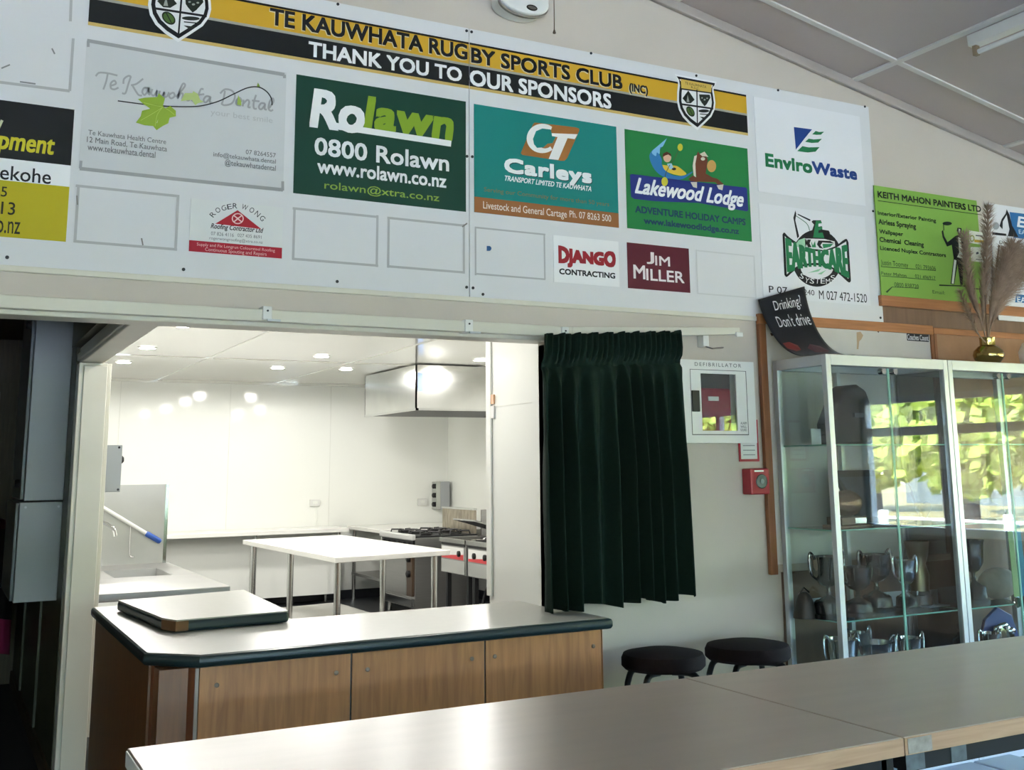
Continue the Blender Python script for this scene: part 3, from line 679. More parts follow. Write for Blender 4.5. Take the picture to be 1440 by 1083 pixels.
r, q = wpanel('white digger sign with blue slanted block, cut by the right edge', (1390, 285.5), (1560, 462), 'e3e3e4')
GR([[(1240, 275), (1700, 330), (1700, 560), (1280, 505)]], '2d6ea6', 1)
TR('E', (1308, 408), (1385, 322), 'eef0f2', 2, .05, .2)
TR('EA', (1325, 470), (1385, 440), 'd6e6f2', 2, .01)
GR([[(1085, 455), (1210, 470), (1210, 490), (1085, 478)], [(1150, 400), (1170, 340), (1205, 290), (1215, 250), (1240, 300), (1265, 400), (1290, 440), (1320, 500), (1225, 492), (1240, 430), (1215, 300), (1180, 360), (1178, 430)]], '1b1c1f', 2)
G(r, [Km(arc(1118, 400, 30, 34, 0, 360, 16))], 'a0a2a4', 0, y=YR-.0012)
TR('DIGGER  B', (1145, 558), (1395, 562), '55575c', 1, .004, .2)
GR([[(1300, 1010), (1700, 1060), (1700, 1110), (1290, 1085)]], '2d6ea6', 1); TR('EA', (1312, 1083), (1385, 1040), 'e8eef2', 2, .02)

# worn whiteboard and pinboard
x0, x1, z0, z1 = 3.515, 4.735, .99, 2.21
r = thing('whiteboard', 'worn white noticeboard in an orange timber frame behind the glass cabinet', 'board', ((x0+x1)/2, 4.18, z0))
build('board_panel', box(x0+.03, x1-.02, 4.166, 4.18, z0+.03, z1-.02), M_wb, r)
build('frame_rail', box(x0, x1, 4.155, 4.18, z1-.025, z1+.025), M_frame, r, bevel=.003)
build('chalk_ledge', box(x0+.045, x1, 4.155, 4.18, z0, z0+.035), mat('pale_ledge', 'aea395', .5), r, bevel=.003)
build('frame_stile', box(x0, x0+.042, 4.155, 4.18, z0-.01, z1-.025), M_framev, r, bevel=.003)
build('frame_stile', box(x1-.02, x1, 4.155, 4.18, z0+.05, z1-.025), M_framev, r, bevel=.003)
G(r, [Z([(1040, 630), (1080, 622), (1108, 660), (1090, 700), (1068, 720), (1060, 800), (1042, 800), (1045, 740)], 7.2, 1060, 380)], 'b49a7c', 0, 'torn_patch', y=4.1655)
G(r, [Z([(1250, 610), (1272, 615), (1265, 635), (1252, 625)], 7.2, 1060, 380), Z([(165, 640), (200, 632), (215, 655), (180, 668)], 7.2, 1060, 380)], '4a3426', 0, 'torn_patch', y=4.1655)
G(r, [Z([(845, 818), (958, 825), (958, 868), (848, 860)], 3.6, 1040, 240)], '23242e', 0, 'name_strip', y=4.1655)
T(r, 'Coaches Count', Z([(850, 856)], 3.6, 1040, 240)[0], Z([(954, 834)], 3.6, 1040, 240)[0], 'c9c9cf', 0, .02, y=4.165)
r = thing('pinboard', 'plain tan pinboard on the wall behind the brass vase', 'board', (5.4, 4.18, 1.3))
build('board_panel', box(4.755, 6.2, 4.166, 4.18, 1.3, 2.2), M_pin, r); build('frame_rail', box(4.74, 6.2, 4.155, 4.18, 2.19, 2.225), M_frame, r, bevel=.003); build('frame_stile', box(4.737, 4.757, 4.155, 4.18, 1.3, 2.19), M_framev, r)
# ------------------------------------------------------------------ rail, brackets and curtain
b = MB(); b.box(OX0, 3.95, 4.172, YW, BZ0-.022, BZ0); struct('trim_13', b, M_trim, bevel=.003)
r = thing('curtain_track', 'cream curtain track along the servery lintel, sagging at its right end', 'curtain track', (1.0, 4.15, 2.07))
build('rail', box(-.9, 2.42, 4.115, 4.15, 2.062, 2.108), M_trim, r, bevel=.003)
b = MB(); b.prism([(2.42, 2.062), (3.36, 2.118), (3.36, 2.152), (2.42, 2.108)], 'y', 4.115, 4.14); build('loose_rail_end', b, M_trim, r, bevel=.003)
build('end_stop', box(3.33, 3.37, 4.105, 4.115, 2.105, 2.128), M_white, r, bevel=.003)
for x, z in ((1.062, 2.09), (1.913, 2.083), (2.379, 2.075)):
    k = build('bracket', box(x-.018, x+.018, 4.105, 4.172, z-.022, z+.03), M_white, r, bevel=.003)
    b = MB(); b.lathe((x, 4.1015, z+.012), [(.004, 0), (.004, .004)], 10, 'y'); build('screw', b, M_black, k)
    build('hook', box(x, x+.05, 4.098, 4.11, z-.028, z-.02), M_alu, k)
k = solo('track_bracket', 'loose white track bracket on the wall right of the curtain top', 'bracket', box(3.155, 3.19, 4.14, YW, 2.055, 2.12), M_white, bevel=.003)
build('hook', MB().tube([(3.17, 4.145, 2.055), (3.2, 4.13, 2.045), (3.25, 4.11, 2.05)], .004, 8), M_chrome, k)

def curtain():
    NX, NZ = 300, 64; rows = []
    xl, xr = 2.248, 2.974
    for j in range(NZ+1):
        t = j/NZ; row = []
        head = max(0, 1-t/.115)                     # gathered heading tape
        for i in range(NX+1):
            u = i/NX
            ztop = 2.062+.048*u+.004*math.sin(u*60)
            zbot = .918+.006*u+.012*math.sin(u*21+1)-.02*math.exp(-((u-.03)/.05)**2)
            z = ztop+(zbot-ztop)*t
            x0 = xl+(xr-xl)*u; spread = t*(-.026+.05*u)+.012*math.sin(t*3.2)*(1 if u > .5 else -1)*abs(u-.5)*2
            f = 9.5; ph = 2*math.pi*(f*u+.28*math.sin(u*9)+.05*math.sin(t*4+u*7)*t)
            big = math.sin(ph)+.28*math.sin(2*ph+.8)
            amp = .012+.036*min(1, t/.5)+.010*math.sin(u*13)
            hd_ = math.sin(2*math.pi*26*u+.7*math.sin(u*31))*.010
            y = 4.075 - min(1, max(0, (t-.10)/.10))*amp*big - min(1, head*2.2)*(hd_*1.5+.016) + .022*math.exp(-((t-.118)/.014)**2)
            y -= .02*(t)
            x = x0+spread+(1-head)*.010*math.cos(ph)*min(1, t*2)
            row.append((x, y, z))
        rows.append(row)
    mb = MB().grid(rows)
    return mb
r = thing('curtain', 'dark green pleated curtain drawn to the right side of the servery', 'curtain', (2.68, 4.1, .9))
build('drape', curtain(), M_curt, r, smooth=True, solid=.003)

# ------------------------------------------------------------------ defibrillator cabinet, notice, alarm point, heater, light
YD = 4.105
def D(px, py): return W(px, py, YD)
x0, z1 = D(956.5, 505); x1, z0 = D(1065, 623)
r = thing('defibrillator_cabinet', 'white wall cabinet with a window and red bag inside, beside the curtain', 'cabinet', ((x0+x1)/2, YW, z0))
w0, wz1 = D(985, 525); w1, wz0 = D(1038, 606)
b = MB()
b.box(x0, x1, YD+.012, YD+.065, z0, z0+.03); b.box(x0, x1, YD+.012, YD+.065, z1-.03, z1); b.box(x0, x0+.03, YD+.012, YD+.065, z0+.03, z1-.03); b.box(x1-.03, x1, YD+.012, YD+.065, z0+.03, z1-.03); b.box(x0+.02, x1-.02, YD+.065, YW, z0+.02, z1-.02)
build('body', b, M_white, r, bevel=.004)
b = MB(); b.box(x0, w0, YD, YD+.012, z0, z1); b.box(w1, x1, YD, YD+.012, z0, z1); b.box(w0, w1, YD, YD+.012, z0, wz0); b.box(w0, w1, YD, YD+.012, wz1, z1)
d = build('door', b, M_white, r)
build('window_pane', box(w0, w1, YD+.004, YD+.008, wz0, wz1), M_glass, d)
a, c = D(970, 519); e, g = D(1053, 612); b = MB(); t = .0022
b.box(a, e, YD-.001, YD, c-t, c); b.box(a, e, YD-.001, YD, g, g+t*1.6); b.box(a, a+t, YD-.001, YD, g, c); b.box(e-t, e, YD-.001, YD, g, c); build('door_groove', b, M_black, d)
a, c = D(972, 549); e, g = D(983.5, 579); build('latch', box(a, e, YD-.008, YD, g, c), M_rub, d, bevel=.002)
T(r, 'DEFIBRILLATOR', (977, 514.5), (1042, 512), '4c4f52', 0, 0, 0, 1.35, y=YD-.0015)
for s, yy in (('ALARM', 597), ('WILL', 602), ('SOUND', 606.5)): T(r, s, (1041.5, yy), (1050, yy-3.6), '5a5d60', 0, .01, y=YD-.0015)
b = MB(); b.box(w0+.01, w1-.02, YD+.015, YD+.058, wz0-.02, wz0+.2)
o = solo('defibrillator_bag', 'red carry bag inside the white wall cabinet', 'bag', b, mat('red_nylon', '8c1830', .6, var=.1, vscale=20), bevel=.012, seg=3)
build('bag_label', box(w0+.05, w0+.11, YD+.011, YD+.015, wz0+.14, wz0+.16), M_white, o)
b = MB(); b.box(w0-.01, w1+.01, YD+.060, YD+.064, wz0-.02, wz1+.02); build('lining', b, mat('dark_lining', '4a4648', .6), r)
YN = 4.182
x0, z1 = W(1037, 590, YN); x1, z0 = W(1068, 649, YN)
r = thing('notice', 'red-bordered white notice half hidden under the white wall cabinet', 'notice', ((x0+x1)/2, YN, z0))
build('border', box(x0, x1, YN, YN+.003, z0, z1), M_redp, r); build('paper', box(x0+.012, x1-.012, YN-.001, YN, z0+.012, z1-.012), M_white, r)
b = MB()
for k in range(3): b.box(x0+.025, x1-.025, YN-.0015, YN-.001, z0+.03+k*.022, z0+.034+k*.022)
build('printed_line', b, inkm('8a8c8c'), r)
YA = 4.12
x0, z1 = W(1056, 659, YA); x1, z0 = W(1083.5, 695, YA)
r = thing('fire_alarm_point', 'red fire alarm call point on the wall below the notice', 'fire alarm', ((x0+x1)/2, YW, z0))
build('housing', box(x0-.004, x1, YA, YW-.001, z0, z1), M_redp, r, bevel=.006)
xc, zc = W(1071, 677, YA); b = MB(); b.lathe((xc, YA-.004, zc), [(.03, 0), (.034, .002), (.034, .006)], 28, 'y'); build('dial', b, mat('dark_dial', '2d3a40', .2), r)
b = MB(); b.lathe((xc, YA-.006, zc), [(.012, 0), (.012, .003)], 20, 'y'); build('button', b, mat('grey_dial', '7e8a90', .3), r)
build('label_strip', box(x0+.02, x1-.035, YA-.001, YA, z1-.016, z1-.008), M_white, r)

YH = 4.07
xl, zb = W(706, 5, YH); xr = W(773, 10, YH)[0]; zb = W(745, 20, YH)[1]
r = thing('wall_heater', 'white rounded wall heater with pull cord at the top edge of the picture', 'heater', ((xl+xr)/2, YW, zb))
xm = (xl+xr)/2; hw = (xr-xl)/2
prof = []
for i in range(25):
    a = math.pi*i/24; prof.append((xm-hw*math.cos(a), zb+.06-.06*math.sin(a)))
b = MB(); b.prism(prof+[(xr, zb+.17), (xl, zb+.17)], 'y', YH, YW-.002); build('casing', b, M_white, r, bevel=.012, seg=3)
b = MB(); b.prism([(xm+(x-xm)*1.03, z-.008) for x, z in prof]+[(xr+.006, zb+.052), (xl-.006, zb+.052)], 'y', YH+.02, YH+.035); build('rim', b, mat('grey_rim', '8d857c', .5), r)
cx_, cz_ = W(748, 11, YH); b = MB(); b.lathe((cx_, YH-.002, cz_), [(.028, 0), (.028, .004)], 24, 'y', 1, .5); build('badge', b, mat('bronze_badge', '3b332b', .3, .5), r)
b = MB(); b.lathe((cx_, YH-.003, cz_), [(.022, 0), (.022, .002)], 24, 'y', 1, .35); build('badge_face', b, mat('badge_grey', '8b8378', .3, .5), r)
p0 = on(1, YH+.03, 779, -6); p1 = on(1, YH+.03, 779.5, 42)
b = MB(); b.cyl((p0.x, p0.y, p0.z), (p1.x, p1.y, p1.z), .0022, 8); b.cyl((p0.x, p0.y, p0.z), (xr-.03, YH+.03, p0.z+.004), .0022, 8); b.lathe((p1.x, p1.y, p1.z-.018), [(.006, 0), (.008, .004), (.003, .018)], 12); build('pull_cord', b, mat('cord', '6b5a49', .7), r)

xF = 4.345; zc = cz(xF)
r = thing('fluorescent_light', 'white fluorescent batten light on the raked ceiling', 'light', (xF, 2.7, zc-.05))
b = MB(); b.prism([(xF-.03, cz(xF-.03)), (xF+.03, cz(xF+.03)), (xF+.026, zc-.055), (xF-.026, zc-.05)], 'y', 2.2, 3.44); build('fitting', b, M_white, r, bevel=.003)
b = MB(); b.cyl((xF, 2.24, zc-.085), (xF, 3.40, zc-.085), .013, 14); build('tube', b, mat('tube_glass', 'e8e8e6', .2), r)
for y in (2.225, 3.415):
    b = MB(); b.box(xF-.014, xF+.014, y-.013, y+.013, zc-.102, zc-.045); build('end_cap', b, mat('aged_end_cap', '8c7a66', .5), r, bevel=.004)

# ------------------------------------------------------------------ servery counter
TZ = .905
out = [(.645, 5.40), (.645, 3.958), (.797, 3.806), (2.398, 3.806), (2.398, 4.176), (2.345, 4.176), (2.345, 4.509), (1.302, 4.509), (1.302, 5.40)]
def inset(i): 
    d = i
    return [(.645+d, 5.40), (.645+d, 3.958+d*.41), (.797+d*.41, 3.806+d), (2.398-d, 3.806+d), (2.398-d, 4.176), (2.345, 4.176), (2.345, 4.509), (1.302, 4.509), (1.302, 5.40)]
r = thing('servery_worktop', 'grey laminate servery worktop with rounded dark green edge', 'worktop', (1.5, 4.2, TZ-.042))
b = MB(); b.prism(inset(.012), 'z', TZ-.03, TZ); build('worktop_surface', b, M_lam, r)
b = MB(); rings = []
for (i, z) in ((.012, TZ-.0005), (.004, TZ-.004), (0, TZ-.013), (0, TZ-.03), (.005, TZ-.039), (.014, TZ-.042)):
    rings.append([(x, y, z) for x, y in inset(i)][:5])
b.grid(rings)
b.add([(x, y, TZ-.042) for x, y in inset(.014)], [tuple(range(9))])
build('edging', b, M_green, r, smooth=True)
r = thing('servery_counter_base', 'wood-panelled counter base under the servery worktop', 'counter', (1.5, 4.2, 0))
FY = 3.84
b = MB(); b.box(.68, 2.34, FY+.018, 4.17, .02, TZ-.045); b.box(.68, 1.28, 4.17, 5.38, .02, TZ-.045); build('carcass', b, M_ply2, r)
xs = [.803, 1.329, 1.852, 2.366]
for i in range(3):
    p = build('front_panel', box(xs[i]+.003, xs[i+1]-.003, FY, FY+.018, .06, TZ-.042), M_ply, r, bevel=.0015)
    for sx in ((xs[i]+.06, xs[i+1]-.055) if i < 2 else (xs[i]+.04, xs[i+1]-.04)):
        b = MB(); b.lathe((sx, FY-.004, .80), [(.004, 0), (.008, .001), (.008, .004)], 14, 'y'); build('screw', b, mat('aged_screw', '6e6052', .4, .7), p)
b = MB()
for x in xs[1:3]: b.box(x-.0025, x+.0025, FY+.004, FY+.017, .06, TZ-.045)
build('panel_gap', b, M_black, r)
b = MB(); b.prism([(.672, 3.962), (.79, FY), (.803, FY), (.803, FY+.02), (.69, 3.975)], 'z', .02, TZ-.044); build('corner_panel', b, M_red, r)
b = MB(); b.box(.792, .803, FY-.003, FY+.002, .02, TZ-.046); build('edge_strip', b, mat('dull_strip', '85796f', .45, .4), r)
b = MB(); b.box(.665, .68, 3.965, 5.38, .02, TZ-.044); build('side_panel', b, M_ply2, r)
b = MB(); b.box(2.366, 2.37, FY, 4.17, .06, TZ-.044); b.box(2.345, 2.37, FY+.018, 4.172, .06, TZ-.045); build('end_panel', b, M_ply, r)

fl = [(.724, 5.19), (.787, 4.46), (.822, 4.365), (1.262, 4.40), (1.30, 5.29)]
r = thing('counter_flap', 'loose grey counter flap with dark green edges lying on the worktop', 'counter flap', (1.0, 4.8, TZ))
b = MB(); b.prism([(1.01+(x-1.01)*.985, 4.8+(y-4.8)*.985) for x, y in fl], 'z', TZ+.03, TZ+.046); build('flap_surface', b, M_lam, r)
b = MB(); b.prism(fl, 'z', TZ+.002, TZ+.043); build('edging', b, M_green, r, bevel=.012, seg=3)
b = MB(); b.prism([(.785, 4.455), (.820, 4.36), (.868, 4.3645), (.868, 4.3665), (.822, 4.363), (.787, 4.457)], 'z', TZ+.006, TZ+.042); build('bare_edge', b, mat('raw_chipboard', '6d4b2c', .7), r)

# ------------------------------------------------------------------ kitchen: sink bench, splashback, pole, isolator
r = thing('sink_bench', 'stainless steel sink bench against the left kitchen wall', 'bench', (1.1, 7.3, 0))
BT = .868
sx0, sx1, sy0, sy1 = .98, 1.33, 7.22, 7.80
b = MB(); b.box(.715, 1.475, 6.32, sy0, BT-.045, BT); b.box(.715, 1.475, sy1, 8.19, BT-.045, BT); b.box(.715, sx0, sy0, sy1, BT-.045, BT); b.box(sx1, 1.475, sy0, sy1, BT-.045, BT)
build('bench_top', b, M_steel, r, bevel=.004)
b = MB(); b.box(sx0+.001, sx0+.005, sy0+.001, sy1-.001, BT-.13, BT-.001); b.box(sx1-.005, sx1-.001, sy0+.001, sy1-.001, BT-.13, BT-.001); b.box(sx0+.005, sx1-.005, sy0+.001, sy0+.005, BT-.13, BT-.001); b.box(sx0+.005, sx1-.005, sy1-.005, sy1-.001, BT-.13, BT-.001); b.box(sx0, sx1, sy0, sy1, BT-.134, BT-.13); build('sink_bowl', b, mat('sink_steel', 'b5b5b3', .4, .3), r)
for x in (.76, 1.43):
    for y in (6.38, 8.12): b = MB(); b.cyl((x, y, .0), (x, y, BT-.045), .02, 12); build('leg', b, M_steelp, r)
build('under_shelf', box(.74, 1.45, 6.36, 8.15, .25, .28), M_steel, r)
t_ = build('splashback', box(.715, 1.452, 8.19, 8.205, BT, 1.412), mat('dull_steel', 'bdbbb8', .45, .85, var=.08, vscale=3), r); build('splash_return', box(1.43, 1.452, 8.18, 8.19, BT, 1.412), M_steelp, r)
b = MB(); b.tube(spline([(.78, 7.35, BT), (.78, 7.35, BT+.2), (.82, 7.36, BT+.30), (.90, 7.37, BT+.33), (.98, 7.38, BT+.29), (1.0, 7.385, BT+.24)], 6), .012, 10); build('tap', b, M_chrome, r, smooth=True)
r = thing('squeegee_pole', 'white pole with blue grip leaning over the steel sink bench', 'pole', (1.1, 8.15, 1.1))
A, B_, C_ = Vector((.73, 8.165, 1.442)), Vector((1.247*1.047, 8.165, 1.5-.404*1.047)), Vector((1.345*1.047, 8.165, 1.5-.464*1.047))
b = MB(); b.cyl(A, B_, .013, 12); build('handle', b, M_white, r, smooth=True)
b = MB(); b.tube([B_, B_.lerp(C_, .08), B_.lerp(C_, .92), C_], [.014, .019, .019, .012], 12); build('grip', b, mat('blue_grip', '2c56a8', .4), r, smooth=True)
b = MB(); b.tube(spline([(1.205, 8.178, 1.16), (1.205, 8.18, 1.0), (1.21, 8.178, .93), (1.235, 8.165, .92)], 5), .006, 8); solo('wall_hook', 'thin steel hook rod hanging on the sink splashback', 'hook', b, M_chrome)
r = thing('isolator_box', 'grey electrical isolator box with black knob on the kitchen side of the post', 'switch box', (.77, 6.16, 1.4))
build('housing', box(.71, .832, 6.06, 6.26, 1.40, 1.64), M_grey, r, bevel=.004)
b = MB(); b.lathe((.832, 6.14, 1.565), [(.02, 0), (.02, .012), (.012, .02)], 14, 'x'); build('knob', b, M_rub, r)
b = MB()
for x, z in ((.815, 1.627), (.82, 1.412)): b.lathe((x, 6.056, z), [(.006, 0), (.006, .005)], 10, 'y')
build('screw', b, M_black, r)

# ------------------------------------------------------------------ kitchen: tables and benches
r = thing('steel_table', 'white-topped steel kitchen table standing in the middle of the kitchen', 'table', (3.05, 9.2, 0))
q = [(2.575, 7.84), (3.56, 8.0), (3.51, 10.5), (2.515, 10.36)]
b = MB(); b.prism(q, 'z', .83, .87); build('table_top', b, M_bench, r, bevel=.004)
for x, y in ((2.64, 7.97), (2.61, 9.1), (2.58, 10.22), (3.48, 8.13), (3.455, 9.2), (3.43, 10.35)):
    b = MB(); b.cyl((x, y, 0), (x, y, .83), .025, 14); build('leg', b, M_steelp, r, smooth=True)
b = MB(); b.prism([(2.62, 7.95), (3.47, 8.1), (3.43, 10.38), (2.56, 10.25)], 'z', .22, .25); build('under_shelf', b, M_bench, r)
r = thing('wall_bench', 'long white bench along the back wall of the kitchen', 'bench', (2.6, 12.45, 0))
build('bench_top', box(.72, 4.15, 12.15, 12.74, .80, .845), M_bench, r, bevel=.004)
for x in (.9, 2.0, 3.1, 4.05):
    for y in (12.2, 12.65): b = MB(); b.cyl((x, y, 0), (x, y, .8), .02, 10); build('leg', b, M_steelp, r)
build('back_panel', box(.75, 4.13, 12.45, 12.47, .1, .80), M_kwall, r)
r = thing('side_bench', 'small white-topped steel bench between the range and the back wall', 'bench', (4.8, 12.1, 0))
build('bench_top', box(4.32, 5.6, 11.6, 12.72, .80, .84), M_bench, r, bevel=.004)
for x in (4.37, 5.5):
    for y in (11.66, 12.6): b = MB(); b.cyl((x, y, 0), (x, y, .8), .022, 10); build('leg', b, M_steelp, r)
build('under_shelf', box(4.36, 5.55, 11.63, 12.65, .28, .31), M_steel, r)

# ------------------------------------------------------------------ kitchen: range, cookers, hood
RX0, RX1, RY0, RY1 = 4.3, 5.03, 10.6, 11.52
r = thing('gas_range', 'stainless six-burner range with oven and stained splash panel', 'cooker', (4.66, 11.06, 0))
build('body', box(RX0+.03, RX1, RY0, RY1, .10, .80), M_steel, r, bevel=.003)
build('hob_rail', box(RX0-.02, RX0+.03, RY0-.01, RY1+.01, .775, .835), mat('bright_rail', 'd8d8d6', .3, .4), r, bevel=.012)
build('control_panel', box(RX0+.01, RX0+.03, RY0+.02, RY1-.02, .68, .775), M_black, r)
for k in range(6):
    b = MB(); b.lathe((RX0-.022, RY0+.1+k*.145, .728), [(.012, 0), (.026, .008), (.026, .03)], 14, 'x'); build('knob', b, M_rub, r)
d = build('oven_door', box(RX0, RX0+.03, RY0+.18, RY1-.02, .22, .665), M_steel, r, bevel=.006)
b = MB(); b.cyl((RX0-.035, RY0+.24, .64), (RX0-.035, RY1-.08, .64), .012, 10); b.box(RX0-.035, RX0, RY0+.25, RY0+.27, .63, .65); b.box(RX0-.035, RX0, RY1-.11, RY1-.09, .63, .65); build('door_handle', b, M_steelp, d)
build('side_controls', box(RX0+.005, RX0+.03, RY0+.03, RY0+.17, .22, .665), mat('brown_enamel', '4a3a2c', .4), r)
for z in (.59, .44):
    b = MB(); b.lathe((RX0-.03, RY0+.1, z), [(.02, 0), (.035, .01), (.035, .036)], 16, 'x'); build('oven_knob', b, M_rub, r)
build('kick_drawer', box(RX0-.01, RX0+.03, RY0+.01, RY1-.01, .12, .2), M_steelp, r, bevel=.004)
for x in (RX0+.08, RX1-.08):
    for y in (RY0+.08, RY1-.08): b = MB(); b.cyl((x, y, 0), (x, y, .1), .022, 12); build('leg', b, M_steelp, r)
build('hob', box(RX0+.03, RX1, RY0, RY1, .80, .815), M_black, r)
for i in range(2):
    for j in range(3):
        cx_, cy_ = RX0+.21+i*.34, RY0+.16+j*.30; b = MB()
        b.lathe((cx_, cy_, .815), [(.06, 0), (.06, .015), (.04, .022)], 16)
        for a in range(4):
            t = a*math.pi/2+math.pi/4; b.tube([(cx_+.03*math.cos(t), cy_+.03*math.sin(t), .85), (cx_+.15*math.cos(t), cy_+.15*math.sin(t), .85), (cx_+.16*math.cos(t), cy_+.16*math.sin(t), .815)], .009, 6)
        build('burner', b, M_rub, r)
sp = build('splash_panel', box(RX1, RX1+.03, RY0+.09, RY1, .8, 1.055), mat('stained_steel', 'a59c8c', .35, .8, var=.3, vscale=5, stretch=(1, 6, 1.5)), r)
build('splash_cap', box(RX1-.01, RX1+.035, RY0+.085, RY1, 1.055, 1.075), M_steelp, sp)
b = MB(); b.box(5.1, 5.635, RY0+.05, RY0+.07, .8, 1.06); build('side_guard', b, M_steel, r)

FX0 = 4.4
def cooker(y0, y1, label, knobs):
    r = thing('griddle', label, 'cooker', (4.8, (y0+y1)/2, 0))
    build('body', box(FX0+.02, 5.1, y0+.005, y1-.005, .5, .80), M_steel, r, bevel=.003)
    build('front_edge', box(FX0, FX0+.03, y0+.005, y1-.005, .785, .83), M_steelp, r, bevel=.004)
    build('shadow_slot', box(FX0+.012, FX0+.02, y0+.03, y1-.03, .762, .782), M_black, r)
    p = build('control_label', box(FX0+.012, FX0+.02, y0+.05, y1-.04, .64, .75), M_white, r)
    b = MB(); b.prism([(y0+.05, .64), (y1-.04, .64), (y1-.04, .662), (y0+.05, .69)], 'x', FX0+.010, FX0+.012); build('red_stripe', b, mat('red_label', 'd8474c', .4), p)
    for ky in knobs:
        b = MB(); b.lathe((FX0-.012, ky, .695), [(.012, 0), (.028, .006), (.028, .024)], 14, 'x'); build('knob', b, M_rub, r)
    build('drip_front', box(FX0+.012, FX0+.02, y0+.03, y1-.03, .505, .63), M_steelp, r, bevel=.003)
    build('hot_plate', box(FX0+.04, 5.08, y0+.03, y1-.03, .80, .82), M_black, r)
    for x in (FX0+.08, 5.02):
        for y in (y0+.06, y1-.06): b = MB(); b.box(x-.02, x+.02, y-.02, y+.02, 0, .5); build('leg', b, M_black, r)
    return r
r1 = cooker(9.56, 10.16, 'benchtop steel cooker with red striped panel, next to the range', (9.70,))
r2 = cooker(8.92, 9.54, 'benchtop steel cooker with red striped panel, farther from the range', (9.13, 9.36))
b = MB(); b.box(4.5, 5.08, 9.6, 10.1, .835, .85)
b.rot(0, (5.08, 9.8, .835), .28, 'Y'); solo('steel_tray', 'sloping steel tray lying over the black hot plate', 'tray', b, M_steel)
b = MB(); b.tube([(4.55, 9.47, .84), (4.72, 9.40, .90), (4.8, 9.37, .93)], .008, 8); b.box(4.44, 4.56, 9.40, 9.5, .832, .838); solo('turner', 'steel turner lying across the cookers', 'turner', b, M_steelp)
b = MB(); b.tube(spline([(4.7, 9.55, .5), (4.6, 9.55, .3), (4.58, 9.5, .15), (4.7, 9.4, .015)], 6), .015, 8); solo('gas_hose', 'black hose hanging under the benchtop cookers', 'hose', b, M_rub)
b = MB(); b.lathe((4.62, 8.85, 0), [(.09, 0), (.09, .16), (.05, .2), (.03, .24)], 18); solo('red_bottle', 'red bottle on the dark floor under the cookers', 'bottle', b, M_redp, smooth=True)
b = MB(); b.box(5.55, 5.62, 8.7, 10.3, 0, .8); solo('recess_shade', 'black sheet for the shade in the recess under the cookers, against the kitchen wall', 'board', b, M_black)  # black sheet added as the shade in the recess beneath the cookers

HXa, HYa, HYb, HZa = 4.06, 9.96, 11.43, 2.07
r = thing('range_hood', 'large stainless canopy hood over the kitchen range', 'range hood', (4.85, 10.7, HZa))
b = MB(); b.box(HXa, HXa+.015, HYa, HYb, HZa, KZ-.012); b.box(HXa, 5.635, HYa, HYa+.015, HZa, KZ-.012); b.box(HXa, 5.635, HYb-.015, HYb, HZa, KZ-.012); build('canopy', b, mat('hood_steel', 'd2d3cf', .2, 1, var=.05, vscale=6), r)
build('underside', box(HXa+.015, 5.63, HYa+.015, HYb-.015, HZa+.002, HZa+.02), mat('dark_filter', '3c3c40', .4, .7), r)
b = MB(); b.box(HXa-.004, HXa+.03, HYa-.004, HYb, HZa-.008, HZa+.012); b.box(HXa, 5.635, HYa-.004, HYa+.03, HZa-.008, HZa+.012); build('gutter', b, M_steelp, r)
build('warning_sticker', box(HXa+.02, HXa+.075, HYa-.006, HYa-.004, HZa+.18, HZa+.36), mat('blue_sticker', '8fa9d6', .4), r)
r = thing('switch_panel', 'grey switch box with three black knobs on the back wall beside the hood', 'switch box', (5.5, 12.65, 1.0))
build('housing', box(5.48, 5.60, 12.6, 12.745, 1.0, 1.335), M_grey, r, bevel=.004)
build('front_plate', box(5.42, 5.48, 12.61, 12.745, 1.0, 1.335), M_steelp, r, bevel=.003)
for z in (1.06, 1.17, 1.28):
    b = MB(); b.lathe((5.39, 12.66, z), [(.02, 0), (.03, .01), (.03, .03)], 14, 'x'); build('knob', b, M_rub, r)
for (px, py, lab) in ((442, 707, 'white power outlet on the back kitchen wall above the table'), (593, 706, 'small white socket on the back wall left of the grey switch box')):
    p = on(1, KY, px, py); o = solo('power_outlet', lab, 'outlet', box(p.x-.06, p.x+.06, KY-.03, KY, p.z-.04, p.z+.04), M_white, bevel=.004)
    build('switch', box(p.x-.03, p.x+.03, KY-.036, KY-.03, p.z-.015, p.z+.02), M_kwall, o, bevel=.002)
    if px < 500:
        b = MB(); b.tube(spline([(p.x+.02, KY-.015, p.z-.04), (p.x+.03, KY-.02, p.z-.15), (p.x+.02, KY-.02, 0.845)], 5), .006, 8); build('cable', b, M_kwall, o)
b = MB(); p = on(0, 2.353, 692, 580); b.box(2.345, 2.355, p.y-.035, p.y+.035, p.z-.03, p.z+.03)
o = solo('wall_switch', 'white wall switch with orange tag on the white stub wall', 'switch', b, M_white, bevel=.002)
build('orange_tag', box(2.346, 2.3545, p.y-.03, p.y+.03, p.z+.04, p.z+.085), mat('orange_tag', 'e0b08a', .5), o)

